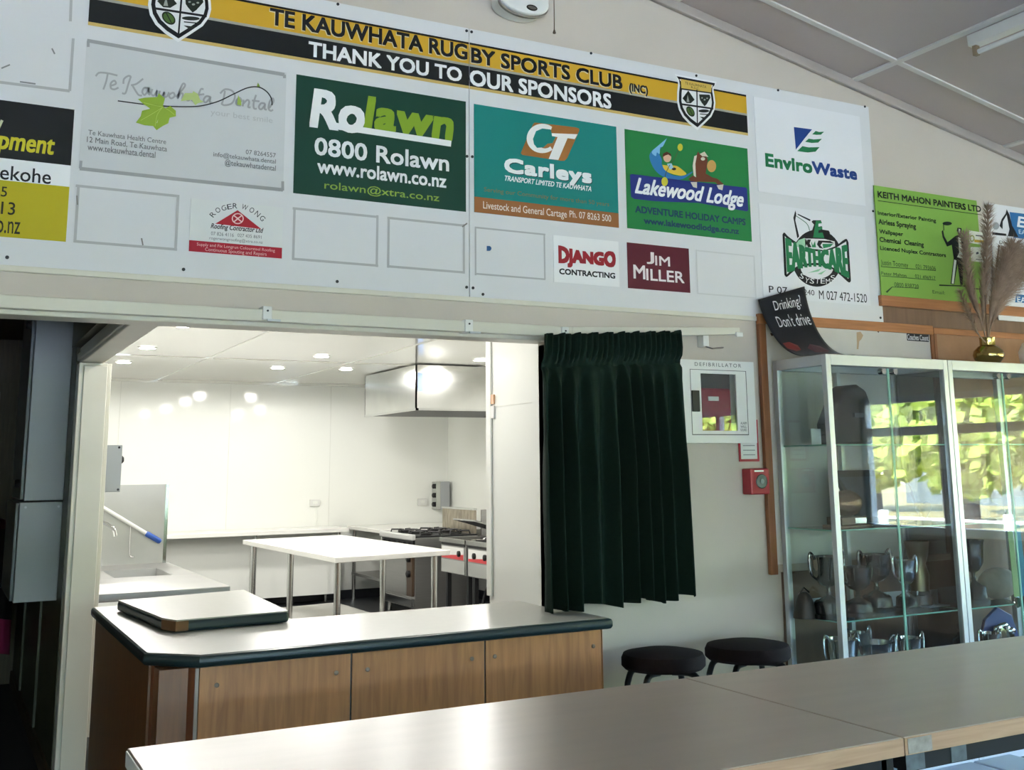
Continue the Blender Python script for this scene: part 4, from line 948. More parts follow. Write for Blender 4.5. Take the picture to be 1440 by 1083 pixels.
# ------------------------------------------------------------------ kitchen downlights
dl = [(1.45, 5.0), (1.45, 6.3), (1.45, 7.9), (1.45, 9.46), (1.45, 10.79), (2.95, 6.3), (3.03, 7.85), (2.99, 9.6), (2.93, 10.86), (3.62, 10.78), (4.5, 6.3), (4.5, 7.85), (4.5, 9.4)]
for i, (x, y) in enumerate(dl):
    o = bpy.data.objects.new('downlight', None); COL.objects.link(o); o.location = (x, y, KZ)
    tag(o, 'round recessed downlight glowing in the white kitchen ceiling', 'light', 'kitchen ceiling downlights')
    if i == 0:
        b = MB(); b.lathe((x, y, KZ-.006), [(.075, 0), (.078, .003), (.078, .006)], 28); rim_ = build('rim', b, M_white, o)
        b = MB(); b.lathe((x, y, KZ-.0085), [(.062, 0), (.062, .002)], 28); len_ = build('lens', b, emit('lamp_lens', 'fff8ea', 24), o)
    else:
        for s_ in (rim_, len_):
            c = s_.copy(); COL.objects.link(c); c.parent = o
    l = bpy.data.lights.new('downlight_lamp', 'SPOT'); l.energy = 15; l.spot_size = math.radians(178); l.spot_blend = .15; l.shadow_soft_size = .07; l.color = (1, .985, .95)
    lo = bpy.data.objects.new('downlight_lamp', l); COL.objects.link(lo); lo.location = (x, y, KZ-.03)

# ------------------------------------------------------------------ corridor: switchboard, garment
r = thing('switchboard_cabinet', 'tall grey electrical cabinet on the corridor wall left of the white post', 'cabinet', (.48, 6.6, .86))
build('upper_case', box(.39, .574, 6.2, 6.95, 1.362, 2.42), M_grey, r, bevel=.004)
build('lower_case', box(.372, .574, 6.2, 7.0, .862, 1.355), M_grey, r, bevel=.004)
u = build('upper_door', box(.372, .388, 6.22, 6.95, 1.37, 2.40), mat('dark_grey_door', '6d7072', .4), r, bevel=.003)
d = build('lower_door', box(.355, .370, 6.22, 7.0, .87, 1.35), mat('dark_grey_door', '6d7072', .4), r, bevel=.003)
for z in (1.45, 2.28):
    b = MB(); b.lathe((.35, 6.35, z), [(.018, 0), (.022, .008), (.022, .022)], 14, 'x'); build('latch', b, M_rub, u)
b = MB()
for x in (.40, .555): b.lathe((x, 6.195, 1.33), [(.006, 0), (.006, .004)], 10, 'y')
build('rivet', b, M_alu, r)
r = thing('hanging_coat', 'dark coat with a pink lower edge hanging in the dim corridor', 'coat', (.36, 7.9, .1))
rows = []
for j in range(15):
    t = j/14; row = []
    for i in range(21):
        u = i/20; wv = .10+.07*t
        row.append((.36-.05*t+(u-.5)*2*wv, 7.95+.03*math.sin(u*19+t*2)*t-.05*math.sin(math.pi*u), 1.15-1.0*t*(.85+.15*u)))
    rows.append(row)
build('coat_body', MB().grid(rows[:9]), mat('dark_coat', '1a1114', .9), r, smooth=True, solid=.012)
build('pink_hem', MB().grid(rows[8:12]), mat('pink_cloth', 'a3265c', .8), r, smooth=True, solid=.012)
b = MB(); b.tube([(.36, 9.06, 1.17), (.36, 7.93, 1.17), (.36, 7.90, 1.2)], .008, 8); build('peg_rail', b, M_black, r)
b = MB(); b.box(.36, .42, 8.3, 8.45, .95, 1.2); build('maroon_scarf', b, mat('maroon_cloth', '4a1220', .9), r, bevel=.02)

# ------------------------------------------------------------------ tables in the foreground and stools
TT = .90
def leaner(x0, x1, label, flip):
    r = thing('leaner_table', label, 'table', ((x0+x1)/2, 2.26, 0), 'leaner tables in the foreground')
    y0, y1 = 1.86, 2.67
    b = MB(); b.box(x0, x1, y0, y1, TT-.038, TT); build('table_top', b, M_table, r, bevel=.003)
    b = MB(); b.box(x0, x1, y0-.003, y0-.0002, TT-.038, TT-.002); build('front_edge', b, M_tedge, r)
    if flip: build('end_edge', box(x0-.004, x0-.0002, y0+.01, y1-.01, TT-.036, TT-.003), M_white, r, bevel=.0015)
    f = MB()
    for y in (y0+.012, y1-.05): f.box(x0+.04, x1-.04, y, y+.035, TT-.078, TT-.0385)
    for x in (x0+.02, x1-.055): f.box(x, x+.035, y0+.012, y1-.02, TT-.078, TT-.0385)
    build('frame', f, mat('navy_steel', '10141b', .6, spec=.3), r)
    for x in (x0+.02, x1-.055):
        for y in (y0+.012, y1-.05): build('leg', box(x, x+.035, y, y+.035, 0, TT-.078), mat('navy_steel', '10141b', .6, spec=.3), r, bevel=.003)
    return r
r = leaner(.41, 1.921, 'long grey-brown leaner table in the left foreground with a white end edge', True)
r = leaner(1.925, 4.2, 'long grey-brown leaner table in the right foreground with a worn taped edge', False)
p0, p1 = on(1, 1.855, 1275, 1040), on(1, 1.855, 1312, 1058)
build('worn_tape', box(p0.x+.004, p1.x, 1.8555, 1.8568, TT-.036, TT-.004), mat('worn_tape', '8f8a86', .6, var=.3, vscale=40), r)
build('worn_tape', box(p0.x+.01, p1.x-.01, 1.8705, 1.8718, TT-.076, TT-.04), mat('worn_tape2', '4f5a62', .6, var=.3, vscale=40), r)
build('worn_tape', box(p1.x+.075, p1.x+.125, 1.8705, 1.8718, TT-.076, TT-.04), mat('worn_tape2', '4f5a62', .6), r)
for x0, x1, lab in ((2.75, 3.305, 'pale blue low bench under the right foreground table, left of the gap'), (3.315, 3.51, 'pale blue low bench under the right foreground table, right of the gap')):
    r = thing('low_bench', lab, 'bench', ((x0+x1)/2, 2.7, 0))
    build('seat', box(x0, x1, 2.5, 2.885, .41, .45), mat('pale_blue_vinyl', 'a9bcd8', .35), r, bevel=.006)
    for x in (x0+.03, x1-.06):
        for y in (2.53, 2.83): build('leg', box(x, x+.03, y, y+.03, 0, .41), M_black, r)

def stool(px, py, pw, label, turn):
    c = on(1, 3.85, px, py); a = on(1, 3.85, px-pw/2, py); e = on(1, 3.85, px+pw/2, py); R_ = (e.x-a.x)/2*.93
    r = thing('bar_stool', label, 'stool', (c.x, 3.85, 0), 'padded bar stools by the wall')
    zs = c.z; b = MB()
    b.lathe((c.x, 3.85, zs), [(.02, .0), (R_*.93, .0), (R_*1.0, .012), (R_*1.0, .040), (R_*.95, .058), (R_*.6, .070), (.01, .074)], 40); build('seat', b, M_cush, r, smooth=True)
    for k in range(4):
        t = turn+k*math.pi/2; cx_, sy_ = math.cos(t), math.sin(t)
        b = MB(); b.tube(spline([(c.x+.04*cx_, 3.85+.04*sy_, zs-.014), (c.x+R_*.75*cx_, 3.85+R_*.75*sy_, zs-.014), (c.x+R_*.95*cx_, 3.85+R_*.95*sy_, zs-.06), (c.x+R_*1.0*cx_, 3.85+R_*1.0*sy_, zs-.16), (c.x+R_*1.08*cx_, 3.85+R_*1.08*sy_, .0)], 5), .013, 10); build('leg', b, M_black, r, smooth=True)
    b = MB(); b.tube([(c.x+R_*1.05*math.cos(a_*math.pi/12), 3.85+R_*1.05*math.sin(a_*math.pi/12), .25) for a_ in range(25)], .009, 8); build('foot_ring', b, M_black, r, smooth=True)
stool(933, 939, 105, 'dark brown padded bar stool nearer the servery counter', .5)
stool(1052, 926, 102, 'dark brown padded bar stool beside the glass trophy cabinet', .55)
# ------------------------------------------------------------------ glass trophy cabinets
CY0, CY1, CT = 3.777, 4.148, 2.0
SHZ = [1.586, 1.20, .80, .41]
M_ss = M_alu
def cabinet(x0, x1, label):
    r = thing('trophy_cabinet', label, 'display cabinet', ((x0+x1)/2, 3.96, 0), 'glass trophy cabinets')
    w = .03; f = MB()
    for x in (x0, x1-w):
        for y in (CY0, CY1-w): f.box(x, x+w, y, y+w, .1, CT)
    for y in (CY0, CY1-w): f.box(x0+w, x1-w, y, y+w, CT-.05, CT); f.box(x0+w, x1-w, y, y+w, .10, .14)
    for x in (x0, x1-w): f.box(x, x+w, CY0+w, CY1-w, CT-.05, CT); f.box(x, x+w, CY0+w, CY1-w, .10, .14)
    f.box((x0+x1)/2-.012, (x0+x1)/2+.012, CY1-w, CY1-.005, .14, CT-.05)
    build('frame', f, M_alu, r, bevel=.002)
    build('top_panel', box(x0+w, x1-w, CY0+w, CY1-w, CT-.016, CT-.002), M_alu, r)
    build('plinth', box(x0+.01, x1-.01, CY0+.02, CY1-.01, 0, .10), M_black, r)
    build('base_board', box(x0+w, x1-w, CY0+w, CY1-w, .11, .135), M_alu, r)
    for x in (x0+.008, x1-.013): build('side_pane', box(x, x+.005, CY0+w, CY1-w, .14, CT-.05), M_cglass, r)
    for z in SHZ:
        s = build('shelf', box(x0+.016, x1-.016, CY0+.03, CY1-.034, z-.006, z), M_gedge, r)
        b = MB(); b.box(x0+.016, x1-.016, CY0+.0285, CY0+.0299, z-.006, z); b.box(x0+.0145, x0+.0159, CY0+.03, CY1-.034, z-.006, z); build('shelf_edge', b, mat('green_glass_edge', '8fc4b4', .2), s)
    xm = (x0+x1)/2
    for a, c, hx in ((x0+w+.002, xm-.0015, xm-.03), (xm+.0015, x1-w-.002, xm+.03)):
        d = build('door', box(a, c, CY0+.008, CY0+.014, .145, CT-.055), M_cglass, r)
        b = MB(); b.box(c-.004 if hx < xm else a, c if hx < xm else a+.004, CY0+.0078, CY0+.0142, .145, CT-.055); build('glass_edge', b, mat('green_glass_edge', '8fc4b4', .2), d)
        b = MB(); b.lathe((hx-(.008 if hx < xm else -.008), CY0-.004, CT-.07), [(.014, 0), (.016, .004), (.016, .028)], 18, 'y'); build('hinge', b, M_chrome, d)
    return r
cabinet(3.58, 4.384, 'aluminium glass trophy cabinet nearer the curtain, with silver cups')
cabinet(4.388, 5.195, 'aluminium glass trophy cabinet cut by the right edge of the picture, vase on top')

def cup(label, px, y, zs, h, w, handles=True, base=.28, m=None, tall=False, bowl=None):
    x = on(1, y, px, 850).x; m = m or M_silver
    r = thing('trophy_cup', label, 'trophy', (x, y, zs), 'trophies in the glass cabinets')
    hb = h*base; b = MB(); rb = w*.42
    b.lathe((x, y, zs), [(rb, 0), (rb, hb*.25), (rb*.86, hb*.32), (rb*.8, hb*.9), (rb*.7, hb)], 24); build('base', b, mat('black_trophy_base', '15161a', .25), r, smooth=True)
    s0 = hb; s1 = h*(.42 if not tall else .40)+hb*.3; R = w*.36; b = MB()
    b.lathe((x, y, zs), [(rb*.62, s0), (rb*.5, s0+.006), (.010, s0+(s1-s0)*.4), (.014, s0+(s1-s0)*.55), (.009, s0+(s1-s0)*.7), (.012, s1), (R*.55, s1+(h-s1)*.08), (R*.88, s1+(h-s1)*.3), (R*.95, s1+(h-s1)*.6), (R*1.0, s1+(h-s1)*.9), (R*1.08, h), (R*1.0, h-.002), (R*.85, s1+(h-s1)*.5), (.01, s1+(h-s1)*.2)], 28)
    build('bowl', b, m, r, smooth=True)
    if handles:
        for s in (-1, 1):
            b = MB(); b.tube(spline([(x+s*R*.85, y, zs+s1+(h-s1)*.25), (x+s*R*1.35, y, zs+s1+(h-s1)*.45), (x+s*R*1.5, y, zs+s1+(h-s1)*.85), (x+s*R*1.42, y, zs+h*1.06), (x+s*R*1.2, y, zs+h*1.05), (x+s*R*1.02, y, zs+s1+(h-s1)*.92)], 5), .0055, 8); build('handle', b, m, r, smooth=True)
    return r
Z1, Z2, Z3 = SHZ[1], SHZ[2], SHZ[3]
cup('two-handled silver cup behind the left front post of the near cabinet, middle shelf', 1166, 3.93, Z2, .275, .20, True)
cup('short two-handled silver cup, second on the middle shelf right of the post', 1207, 3.92, Z2, .22, .185, True)
cup('two-handled silver cup with high loop handles, third on the middle shelf', 1234, 3.98, Z2, .265, .20, True)
cup('bright small silver cup in front of a tall dark beaker', 1276, 3.92, Z2, .235, .15, True, m=M_silverb)
x = on(1, 4.02, 1293, 820).x
r = thing('beaker_trophy', 'tall dark beaker trophy behind the bright small cup', 'trophy', (x, 4.02, Z2), 'trophies in the glass cabinets')
b = MB(); b.lathe((x, 4.02, Z2), [(.055, 0), (.055, .05), (.048, .055), (.044, .07)], 24); build('base', b, mat('black_trophy_base', '15161a', .25), r)
b = MB(); b.lathe((x, 4.02, Z2), [(.045, .07), (.05, .15), (.036, .2), (.05, .24), (.062, .31), (.058, .31), (.03, .22)], 28); build('beaker', b, mat('aged_bronze', '6b614a', .3, .9), r, smooth=True)
cup('tall goblet trophy on the far cabinet middle shelf beside the worn ball', 1372, 3.92, Z2, .31, .17, False, tall=True)
x = on(1, 3.99, 1131, 840).x
r = thing('bell_trophy', 'dark bell-shaped trophy at the left end of the middle shelf', 'trophy', (x, 3.99, Z2), 'trophies in the glass cabinets')
b = MB(); b.lathe((x, 3.99, Z2), [(.055, 0), (.053, .02), (.04, .075), (.03, .10), (.012, .115)], 24); build('bell', b, mat('dark_bronze', '3a3632', .5, .5), r, smooth=True)
b = MB(); b.tube([(x-.03, 3.99, Z2+.112), (x, 3.99, Z2+.135), (x+.03, 3.99, Z2+.112)], .004, 6); build('bell_handle', b, M_silver, r)
# paper cards on the middle shelf
for px, y, a, lab in ((1142, 4.06, .05, 'pale paper card behind the dark bell trophy'), (1258, 4.05, -.05, 'pale paper card behind the loop-handled cup'), (1308, 4.0, .04, 'pale paper card right of the tall dark beaker')):
    x = on(1, y, px, 845).x; b = MB(); b.box(x-.09, x+.06, y, y+.003, Z2+.001, Z2+.072); b.box(x-.09, x+.06, y-.07, y, Z2+.0005, Z2+.003); b.rot(0, (x, y, Z2), a)
    solo('paper_card', lab, 'card', b, mat('pale_paper', 'd5d9e0', .6), 'paper cards on the middle shelf')
# lower shelf
for px, y, h, w, lab, hnd in ((1180, 3.95, .29, .20, 'silver cup with curled handles on the lower shelf behind the front post', True), (1204, 4.0, .30, .15, 'slim silver cup on the lower shelf right of the front post', True), (1227, 3.92, .265, .24, 'wide low silver bowl cup on the lower shelf', True), (1276, 3.95, .26, .17, 'small silver cup on the lower shelf below the bright cup', True)):
    cup(lab, px, y, Z3, h, w, hnd, .22, M_silverb)
def figure(label, px, y, zs, h):
    x = on(1, y, px, 890).x; r = thing('figure_trophy', label, 'trophy', (x, y, zs), 'trophies in the glass cabinets')
    b = MB(); b.box(x-.04, x+.04, y-.04, y+.04, zs, zs+.06); build('base', b, mat('black_trophy_base', '15161a', .25), r, bevel=.004)
    k = h-.06; z = zs+.06; b = MB()
    b.tube([(x-.02, y, z), (x-.012, y, z+k*.25), (x, y, z+k*.45)], [.008, .011, .014], 8); b.tube([(x+.05, y, z+k*.1), (x+.03, y, z+k*.3), (x, y, z+k*.45)], [.008, .011, .014], 8)
    b.tube([(x, y, z+k*.42), (x+.006, y, z+k*.6), (x+.012, y, z+k*.78)], [.015, .02, .016], 10); b.ell((x+.016, y, z+k*.9), .013, .013, .016, 12, 8)
    b.tube([(x+.01, y, z+k*.74), (x-.03, y, z+k*.66), (x-.05, y, z+k*.55)], [.008, .007, .006], 8); b.tube([(x+.015, y, z+k*.74), (x+.045, y, z+k*.86), (x+.055, y, z+k*1.0)], [.008, .007, .006], 8)
    build('figure', b, M_silverb, r, smooth=True)
figure('small silver running figure trophy near the right end of the lower shelf', 1347, 3.95, Z3, .31)
x = on(1, 4.02, 1401, 880).x
r = thing('shield_plaque', 'blue shield plaque with bright silver emblem on the far cabinet lower shelf', 'trophy', (x, 4.02, Z3))
b = MB(); b.prism([(x-.14, Z3), (x+.15, Z3), (x+.16, Z3+.15), (x+.10, Z3+.30), (x, Z3+.345), (x-.10, Z3+.29), (x-.16, Z3+.15)], 'y', 4.0, 4.02); build('shield', b, mat('blue_shield', '3c4f86', .4), r, bevel=.004)
b = MB(); b.ell((x, 3.985, Z3+.17), .095, .014, .10, 24, 10)
for k in range(9):
    a = k*.7; b.ell((x+.085*math.cos(a), 3.98, Z3+.17+.085*math.sin(a)), .03, .012, .02, 10, 6)
build('emblem', b, M_silverb, r, smooth=True)
cup('small silver cup in front of the blue shield plaque', 1388, 3.93, Z3, .24, .15, True, .22, M_silverb)
# worn ball, ribbons
x = on(1, 3.98, 1404, 820).x
b = MB(); b.ell((x, 3.98, Z2+.078), .125, .078, .078, 30, 18); o = solo('rugby_ball', 'worn off-white rugby ball on the far cabinet middle shelf', 'ball', b, mat('worn_leather', 'b3a79c', .7, var=.25, vscale=9, bump=.2, bscale=25), smooth=True)
b = MB(); b.tube([(x-.05, 3.92, Z2+.10), (x+.06, 3.915, Z2+.075)], .004, 6); build('laces', b, mat('dark_lace', '3c302a', .7), o)
# first shelf: bronze ball on wooden base, framed picture, heart ball, caps
x = on(1, 3.93, 1190, 720).x
r = thing('ball_trophy', 'bronze rugby ball trophy on a stepped wooden base, upper middle shelf', 'trophy', (x, 3.93, Z1), 'trophies in the glass cabinets')
b = MB(); b.box(x-.10, x+.10, 3.87, 3.99, Z1, Z1+.014); b.box(x-.08, x+.08, 3.88, 3.98, Z1+.014, Z1+.05); build('base', b, wood('trophy_wood', '5b3724', '6d4630', .4), r, bevel=.003)
build('name_plate', box(x+.005, x+.075, 3.878, 3.88, Z1+.02, Z1+.045), M_silverb, r)
b = MB(); b.ell((x+.005, 3.93, Z1+.112), .085, .062, .062, 28, 16); build('ball', b, mat('bronze_ball', '8a6548', .25, .8), r, smooth=True)
xa = on(1, 3.95, 1215, 740).x; xb = on(1, 3.95, 1305, 735).x
r = thing('framed_picture', 'black framed picture leaning at the back of the upper middle shelf', 'picture', ((xa+xb)/2, 4.0, Z1))
def lean(x0, x1, v0, v1, d0, d1):
    b = MB(); n = Vector((0, -.94, .34)); u = Vector((0, .34, .94)); o = Vector((0, 3.99, Z1+.004))
    P = []
    for x in (x0, x1):
        for d in (d0, d1):
            for v in (v0, v1): p = o+u*v+n*d; P.append((x+(-.07 if v > .1 else 0)*(1 if x == xa or x == x0 else .3), p.y, p.z))
    b.add(P, [(0, 1, 3, 2), (4, 6, 7, 5), (0, 4, 5, 1), (2, 3, 7, 6), (0, 2, 6, 4), (1, 5, 7, 3)]); return b
build('frame', lean(xa, xb, 0, .27, 0, .02), M_rub, r, bevel=.002)
build('photo', lean(xa+.025, xb-.025, .03, .235, .021, .022), mat('dim_photo', '2c3842', .3, var=.4, vscale=8), r)
x = on(1, 3.9, 1299, 725).x
r = thing('shield_trophy', 'small bronze heart-shaped trophy right of the framed picture', 'trophy', (x, 3.9, Z1), 'trophies in the glass cabinets')
b = MB(); b.box(x-.03, x+.03, 3.88, 3.92, Z1, Z1+.02); build('base', b, M_black, r)
b = MB(); b.prism([(x, Z1+.02), (x+.05, Z1+.075), (x+.048, Z1+.10), (x+.025, Z1+.108), (x, Z1+.098), (x-.025, Z1+.108), (x-.048, Z1+.10), (x-.05, Z1+.075)], 'y', 3.89, 3.91); build('heart', b, mat('bronze_ball', '8a6548', .25, .8), r, bevel=.004)
for px, lab, c, top in ((1368, 'dark cap on the far cabinet upper middle shelf, next to its post', '14181e', '14181e'), (1392, 'black and white cap on the far cabinet upper middle shelf', '14171c', 'c4c6c8')):
    x = on(1, 3.93, px, 725).x; r = thing('cap', lab, 'cap', (x, 3.93, Z1), 'caps on the shelf')
    b = MB(); b.lathe((x, 3.93, Z1), [(.085, 0), (.085, .02), (.075, .055), (.045, .082), (.01, .09)], 24); build('crown', b, mat('cap_cloth_'+c, c, .9), r, smooth=True)
    b = MB(); b.ell((x-.02, 3.86, Z1+.012), .07, .075, .009, 20, 6); build('peak', b, mat('cap_peak_'+top, top, .8), r, smooth=True)
# ribbons hanging over the shelf edge
for px, lab, c in ((1421, 'pale green medal ribbon hanging over the shelf beside the worn ball', 'a9c48a'), (1432, 'teal medal ribbon hanging over the shelf at the right edge', '1f7f9c')):
    x = on(1, 3.80, px, 760).x; rows = []
    for k in range(12):
        t = k/11; y = 3.90-.098*min(1, t*3); z = Z1+.002+.004*math.sin(min(1, t*3)*3.1)-.37*max(0, t-.3)/.7
        rows.append([(x-.017+.01*t, y, z), (x+.017+.02*t, y, z+.001)])
    b = MB().grid(rows); o = solo('medal_ribbon', lab, 'ribbon', b, mat('ribbon_'+c, c, .6), 'medal ribbons', solid=.002)
    b = MB(); b.lathe((x+.012, 3.797, Z1-.395), [(.024, 0), (.026, .002), (.026, .004)], 20, 'y'); build('medal', b, M_silverb, o)
# top shelf: dark jersey on a stand
x = on(1, 3.96, 1195, 620).x; zt = SHZ[0]
r = thing('folded_jersey', 'dark navy jersey draped on a stand on the top shelf', 'jersey', (x, 3.96, zt))
b = MB()
for (w_, h_) in ((1, 1),):
    prof = [(x-.155, zt), (x-.16, zt+.10), (x-.14, zt+.14), (x-.105, zt+.20), (x-.085, zt+.255), (x-.03, zt+.285), (x+.02, zt+.29), (x+.075, zt+.262), (x+.10, zt+.20), (x+.105, zt)]
    b.prism(prof, 'y', 3.90, 4.02)
build('body', b, mat('navy_cloth', '161d28', .9, bump=.3, bscale=30), r, bevel=.02, seg=4)
b = MB(); b.box(x-.03, x+.03, 3.886, 3.899, zt+.13, zt+.15); build('badge', b, mat('badge_cloth', '5a6470', .8), r)
x = on(1, 3.9, 1154, 612).x
solo('paper_card', 'small white card beside the dark jersey on the top shelf', 'card', box(x-.03, x+.03, 3.93, 3.934, zt, zt+.075), mat('pale_paper', 'd5d9e0', .6))

# ------------------------------------------------------------------ things on top of the cabinets
x, y, zb = 4.92, 3.96, CT
r = thing('brass_vase', 'round brass vase with dried pampas grass on the glass cabinet', 'vase', (x, y, zb))
b = MB(); b.lathe((x, y, zb), [(.035, 0), (.04, .004), (.05, .012), (.074, .04), (.08, .062), (.074, .085), (.05, .108), (.04, .113), (.040, .15), (.042, .155), (.037, .153), (.034, .12)], 36); build('vase_body', b, M_brass, r, smooth=True)
def plume(path, rad, n, ln):
    mb = MB(); c = spline(path, 8); m = len(c)
    mb.tube(c[:int(m*.9)], [.004*(1-.7*i/m) for i in range(int(m*.9))], 6)
    for k in range(n):
        t = random.random()**.8; i = int((.22+.78*t)*(m-2)); p = Vector(c[i]); d = (Vector(c[i+1])-p).normalized()
        a = random.random()*6.283; s = d.orthogonal().normalized(); s = (Matrix.Rotation(a, 3, d) @ s)
        L = ln*(1-.55*t)*(.6+.6*random.random()); wd = rad*(math.sin(math.pi*min(1, .25+.75*(1-t)))*.9+.15)
        q1 = p+d*L*.5+s*wd*.6; q2 = p+d*L+s*wd*(.9+.5*random.random())+Vector((0, 0, -.015*random.random())); w = d.cross(s)*.0016
        mb.add([p-w, p+w, q1+w*.9, q1-w*.9, q2], [(0, 1, 2, 3), (3, 2, 4)])
    return build('plume', mb, M_pamp, r)
nk = (x, y, zb+.12)
def pt(px, py, yy): p = on(1, yy, px, py); return (p.x, p.y, p.z)
plume([nk, pt(1383, 455, 3.97), pt(1384, 400, 3.98), pt(1388, 340, 3.98), pt(1390, 286, 3.98)], .042, 1500, .10)
plume([nk, pt(1379, 450, 3.94), pt(1366, 410, 3.93), pt(1359, 365, 3.92), pt(1356, 325, 3.92)], .046, 1300, .09)
plume([nk, pt(1392, 450, 3.93), pt(1404, 405, 3.92), pt(1416, 370, 3.92), pt(1428, 345, 3.92)], .075, 1700, .12)
plume([nk, pt(1396, 452, 3.96), pt(1415, 410, 3.97), pt(1434, 378, 3.97), pt(1456, 350, 3.97)], .085, 1900, .13)
plume([nk, pt(1376, 470, 3.90), pt(1364, 445, 3.88), pt(1355, 425, 3.88), pt(1350, 408, 3.87)], .03, 420, .06)
b = MB(); b.cyl(nk, pt(1405, 345, 3.95), .004, 6); b.cyl(nk, pt(1385, 415, 3.90), .003, 6); build('dry_stem', b, mat('dry_stem', '6b5648', .8), r)
b = MB(); p = on(1, 4.03, 1446, 505); b.lathe((p.x+.02, 4.0, CT), [(.07, 0), (.08, .02), (.085, .10), (.06, .15), (.03, .16)], 28); solo('white_jar', 'white rounded jar at the right edge on the cabinet top', 'jar', b, M_white, smooth=True)

# curled leaflet leaning from the cabinet top against the sponsor board
r = thing('curled_leaflet', 'curled black leaflet with white words, leaning against the board on the near cabinet', 'leaflet', (3.68, 3.95, CT))
def leafpt(u, v, off=0.):
    # v 0 at the top edge, 1 at the bottom edge lying on the cabinet
    a = v
    zz = CT+.003+(.385-.085*(1-u)*(1-a))*(1-a)**2.15*1.0
    y0 = 4.150-.012*u; y1 = 3.90-.115*u
    yy = y0+(y1-y0)*(a**1.35)
    xx = (3.512+.062*a)+(u)*(.296-.095*a)
    return Vector((xx, yy-off*(1-a)*.9-off*.15, zz+off*a))
rows = [[tuple(leafpt(i/16, j/28)) for i in range(17)] for j in range(29)]
build('sheet', MB().grid(rows), mat('black_leaflet', '1d1e22', .3), r, smooth=True, solid=.0012)
def leaftext(s, u0, u1, v0, v1):
    vs, fs = text_geo(s); mb = MB().add([tuple(leafpt(u0+(u1-u0)*a, v1+(v0-v1)*c, .003)) for a, c in vs], fs); build('lettering', mb, inkm('e6e6e6'), r)
leaftext('Drinking?', .27, .86, .045, .155); leaftext("Don't drive", .22, .93, .18, .30)
def blob(pts, h, off):
    mb = MB(); mb.flat([tuple(leafpt(a, c, off)) for a, c in pts]); build('printed_picture', mb, mat('leaflet_'+h, h, .35), r)
blob([(.06, .52), (.22, .50), (.34, .56), (.30, .66), (.16, .70), (.05, .62)], '7d2a22', .003)
blob([(.48, .62), (.62, .54), (.80, .58), (.86, .70), (.70, .76), (.52, .74)], '5a2a30', .003); blob([(.56, .66), (.64, .58), (.72, .66), (.66, .72)], '8a6a3c', .0038)
blob([(.40, .82), (.72, .78), (.90, .82), (.86, .90), (.45, .92)], '8d6b58', .003)

# ------------------------------------------------------------------ outside the right-hand windows
struct('ground', box(8.2, 90, -60, 40, -.45, -.3), mat('grass', 'a39564', .9, var=.2, vscale=3))
M_leaf = mat('leaves', '9fb04a', .7, var=.35, vscale=2)
M_trunk = mat('bark', '5b4a3a', .9)
def tree(x, y, h, w, seed, label):
    rd = random.Random(seed); r = thing('tree', label, 'tree', (x, y, -.3), 'trees outside the windows')
    b = MB(); b.tube([(x, y, -.3), (x+.1, y, h*.25), (x, y+.1, h*.6)], [.28, .2, .08], 8); build('trunk', b, M_trunk, r)
    b = MB()
    for k in range(2600):
        v = Vector((rd.gauss(0, 1), rd.gauss(0, 1), rd.gauss(0, 1))).normalized()*(rd.random()**.45)
        lump = 1+.25*math.sin(v.x*5+seed)*math.cos(v.y*4)
        p = Vector((x+v.x*w*lump, y+v.y*w*lump, h*.55+v.z*h*.46)); n = Vector((rd.gauss(0, 1), rd.gauss(0, 1), rd.gauss(0, 1))).normalized(); t = n.orthogonal().normalized()*.24; s = n.cross(t.normalized())*.17
        b.add([p-t, p-s, p+t, p+s], [(0, 1, 2, 3)])
    build('crown', b, M_leaf, r)
for k, (x, y, h, w) in enumerate(((24, -8, 4.6, 2.1), (25, -13.6, 5.0, 2.2), (23, -19, 4.4, 2.1), (31.5, -10.8, 5.4, 2.3), (22, -24.6, 4.6, 2.1), (32, -16.9, 5.4, 2.3), (31, -23, 5.4, 2.3), (25, -31, 4.8, 2.1))):
    tree(x, y, h, w, k, 'leafy green tree outside, seen reflected in the cabinet glass')
r = thing('fence', 'white rail fence across the grass outside the windows', 'fence', (17, -9, -.3))
b = MB(); b.box(17, 17.05, -30, 12, .38, .43); build('rail', b, M_white, r)
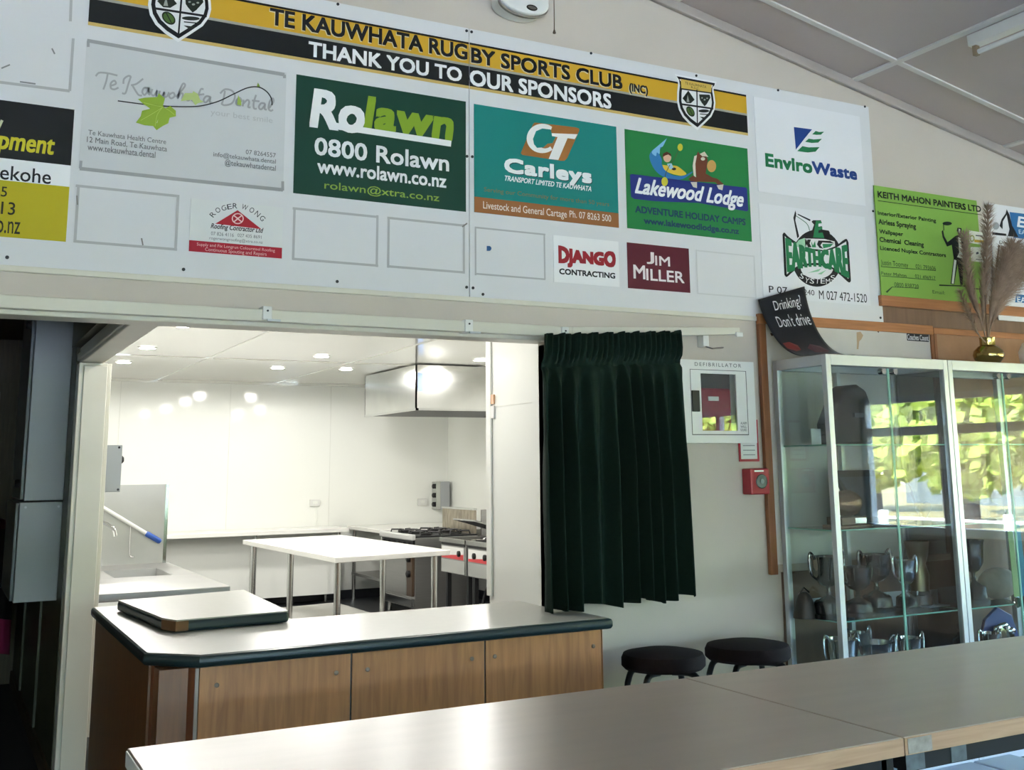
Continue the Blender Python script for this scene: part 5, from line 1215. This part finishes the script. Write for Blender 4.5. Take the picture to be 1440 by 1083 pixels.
for k in range(15): build('post', box(16.96, 17.1, -30+k*3-.06, -30+k*3+.06, -.3, .55), M_white, r)
for k, y in enumerate((-9.0, -12.6)):
    b = MB(); b.cyl((19, y, -.3), (19, y, 9), .06, 10); solo('goal_post', 'tall white goal post on the grass outside, seen in the glass', 'post', b, M_white, 'goal posts')
r = thing('shed', 'low dark grey shed beyond the fence outside', 'shed', (39, -25, -.3))
b = MB(); b.box(38, 40.5, -28, -22, -.3, 1.6); build('walls', b, mat('grey_boards', '6b7478', .7), r); b = MB(); b.prism([(37.8, 1.6), (40.7, 1.6), (39.25, 2.3)], 'y', -28.2, -21.8); build('roof', b, mat('grey_roof', '7e8588', .6), r)

M_conc = mat('bounce_ground_pale', 'b4b4b2', .9, var=.05, vscale=2)
b = MB(); b.box(-40, 8.2, -40, -7.3, -.42, -.28); struct('bounce_ground', b, M_conc)  # unseen pale ground, added to bounce neutral daylight into the hall
b = MB(); b.box(-7.5, 9.5, -10.6, -7.16, 2.78, 2.88); struct('added_verandah_roof', b, M_panel)  # unseen roof, added to keep sky light out of the back window
b = MB()
for x in (-7.3, -2.0, 3.6, 9.2): b.box(x-.05, x+.05, -10.5, -10.4, -.28, 2.78)
struct('added_verandah_posts', b, M_white)  # posts for the added roof, out of view
M_hedge = mat('added_hedge_leaves', '4a5a34', .8, var=.4, vscale=6)
def added_hedge(x0, x1, y0, y1, h, label):
    rd = random.Random(3); b = MB(); b.box(x0+.3, x1-.3, y0+.3, y1-.3, -.3, h-.3)
    for k in range(1500):
        p = Vector((rd.uniform(x0, x1), rd.uniform(y0, y1), rd.uniform(-.2, h))); n = Vector((rd.gauss(0, 1), rd.gauss(0, 1), rd.gauss(0, 1))).normalized(); t = n.orthogonal().normalized()*.35; s = n.cross(t.normalized())*.28
        b.add([p-t, p-s, p+t, p+s], [(0, 1, 2, 3)])
    solo('added_hedge', label, 'added_hedge', b, M_hedge)
added_hedge(-20, 15.5, -30, -28, 4.5, 'tall dark screen of leaves added out of view behind the hall to block light')  # unseen leafy screen, added so the lower front wall gets less light
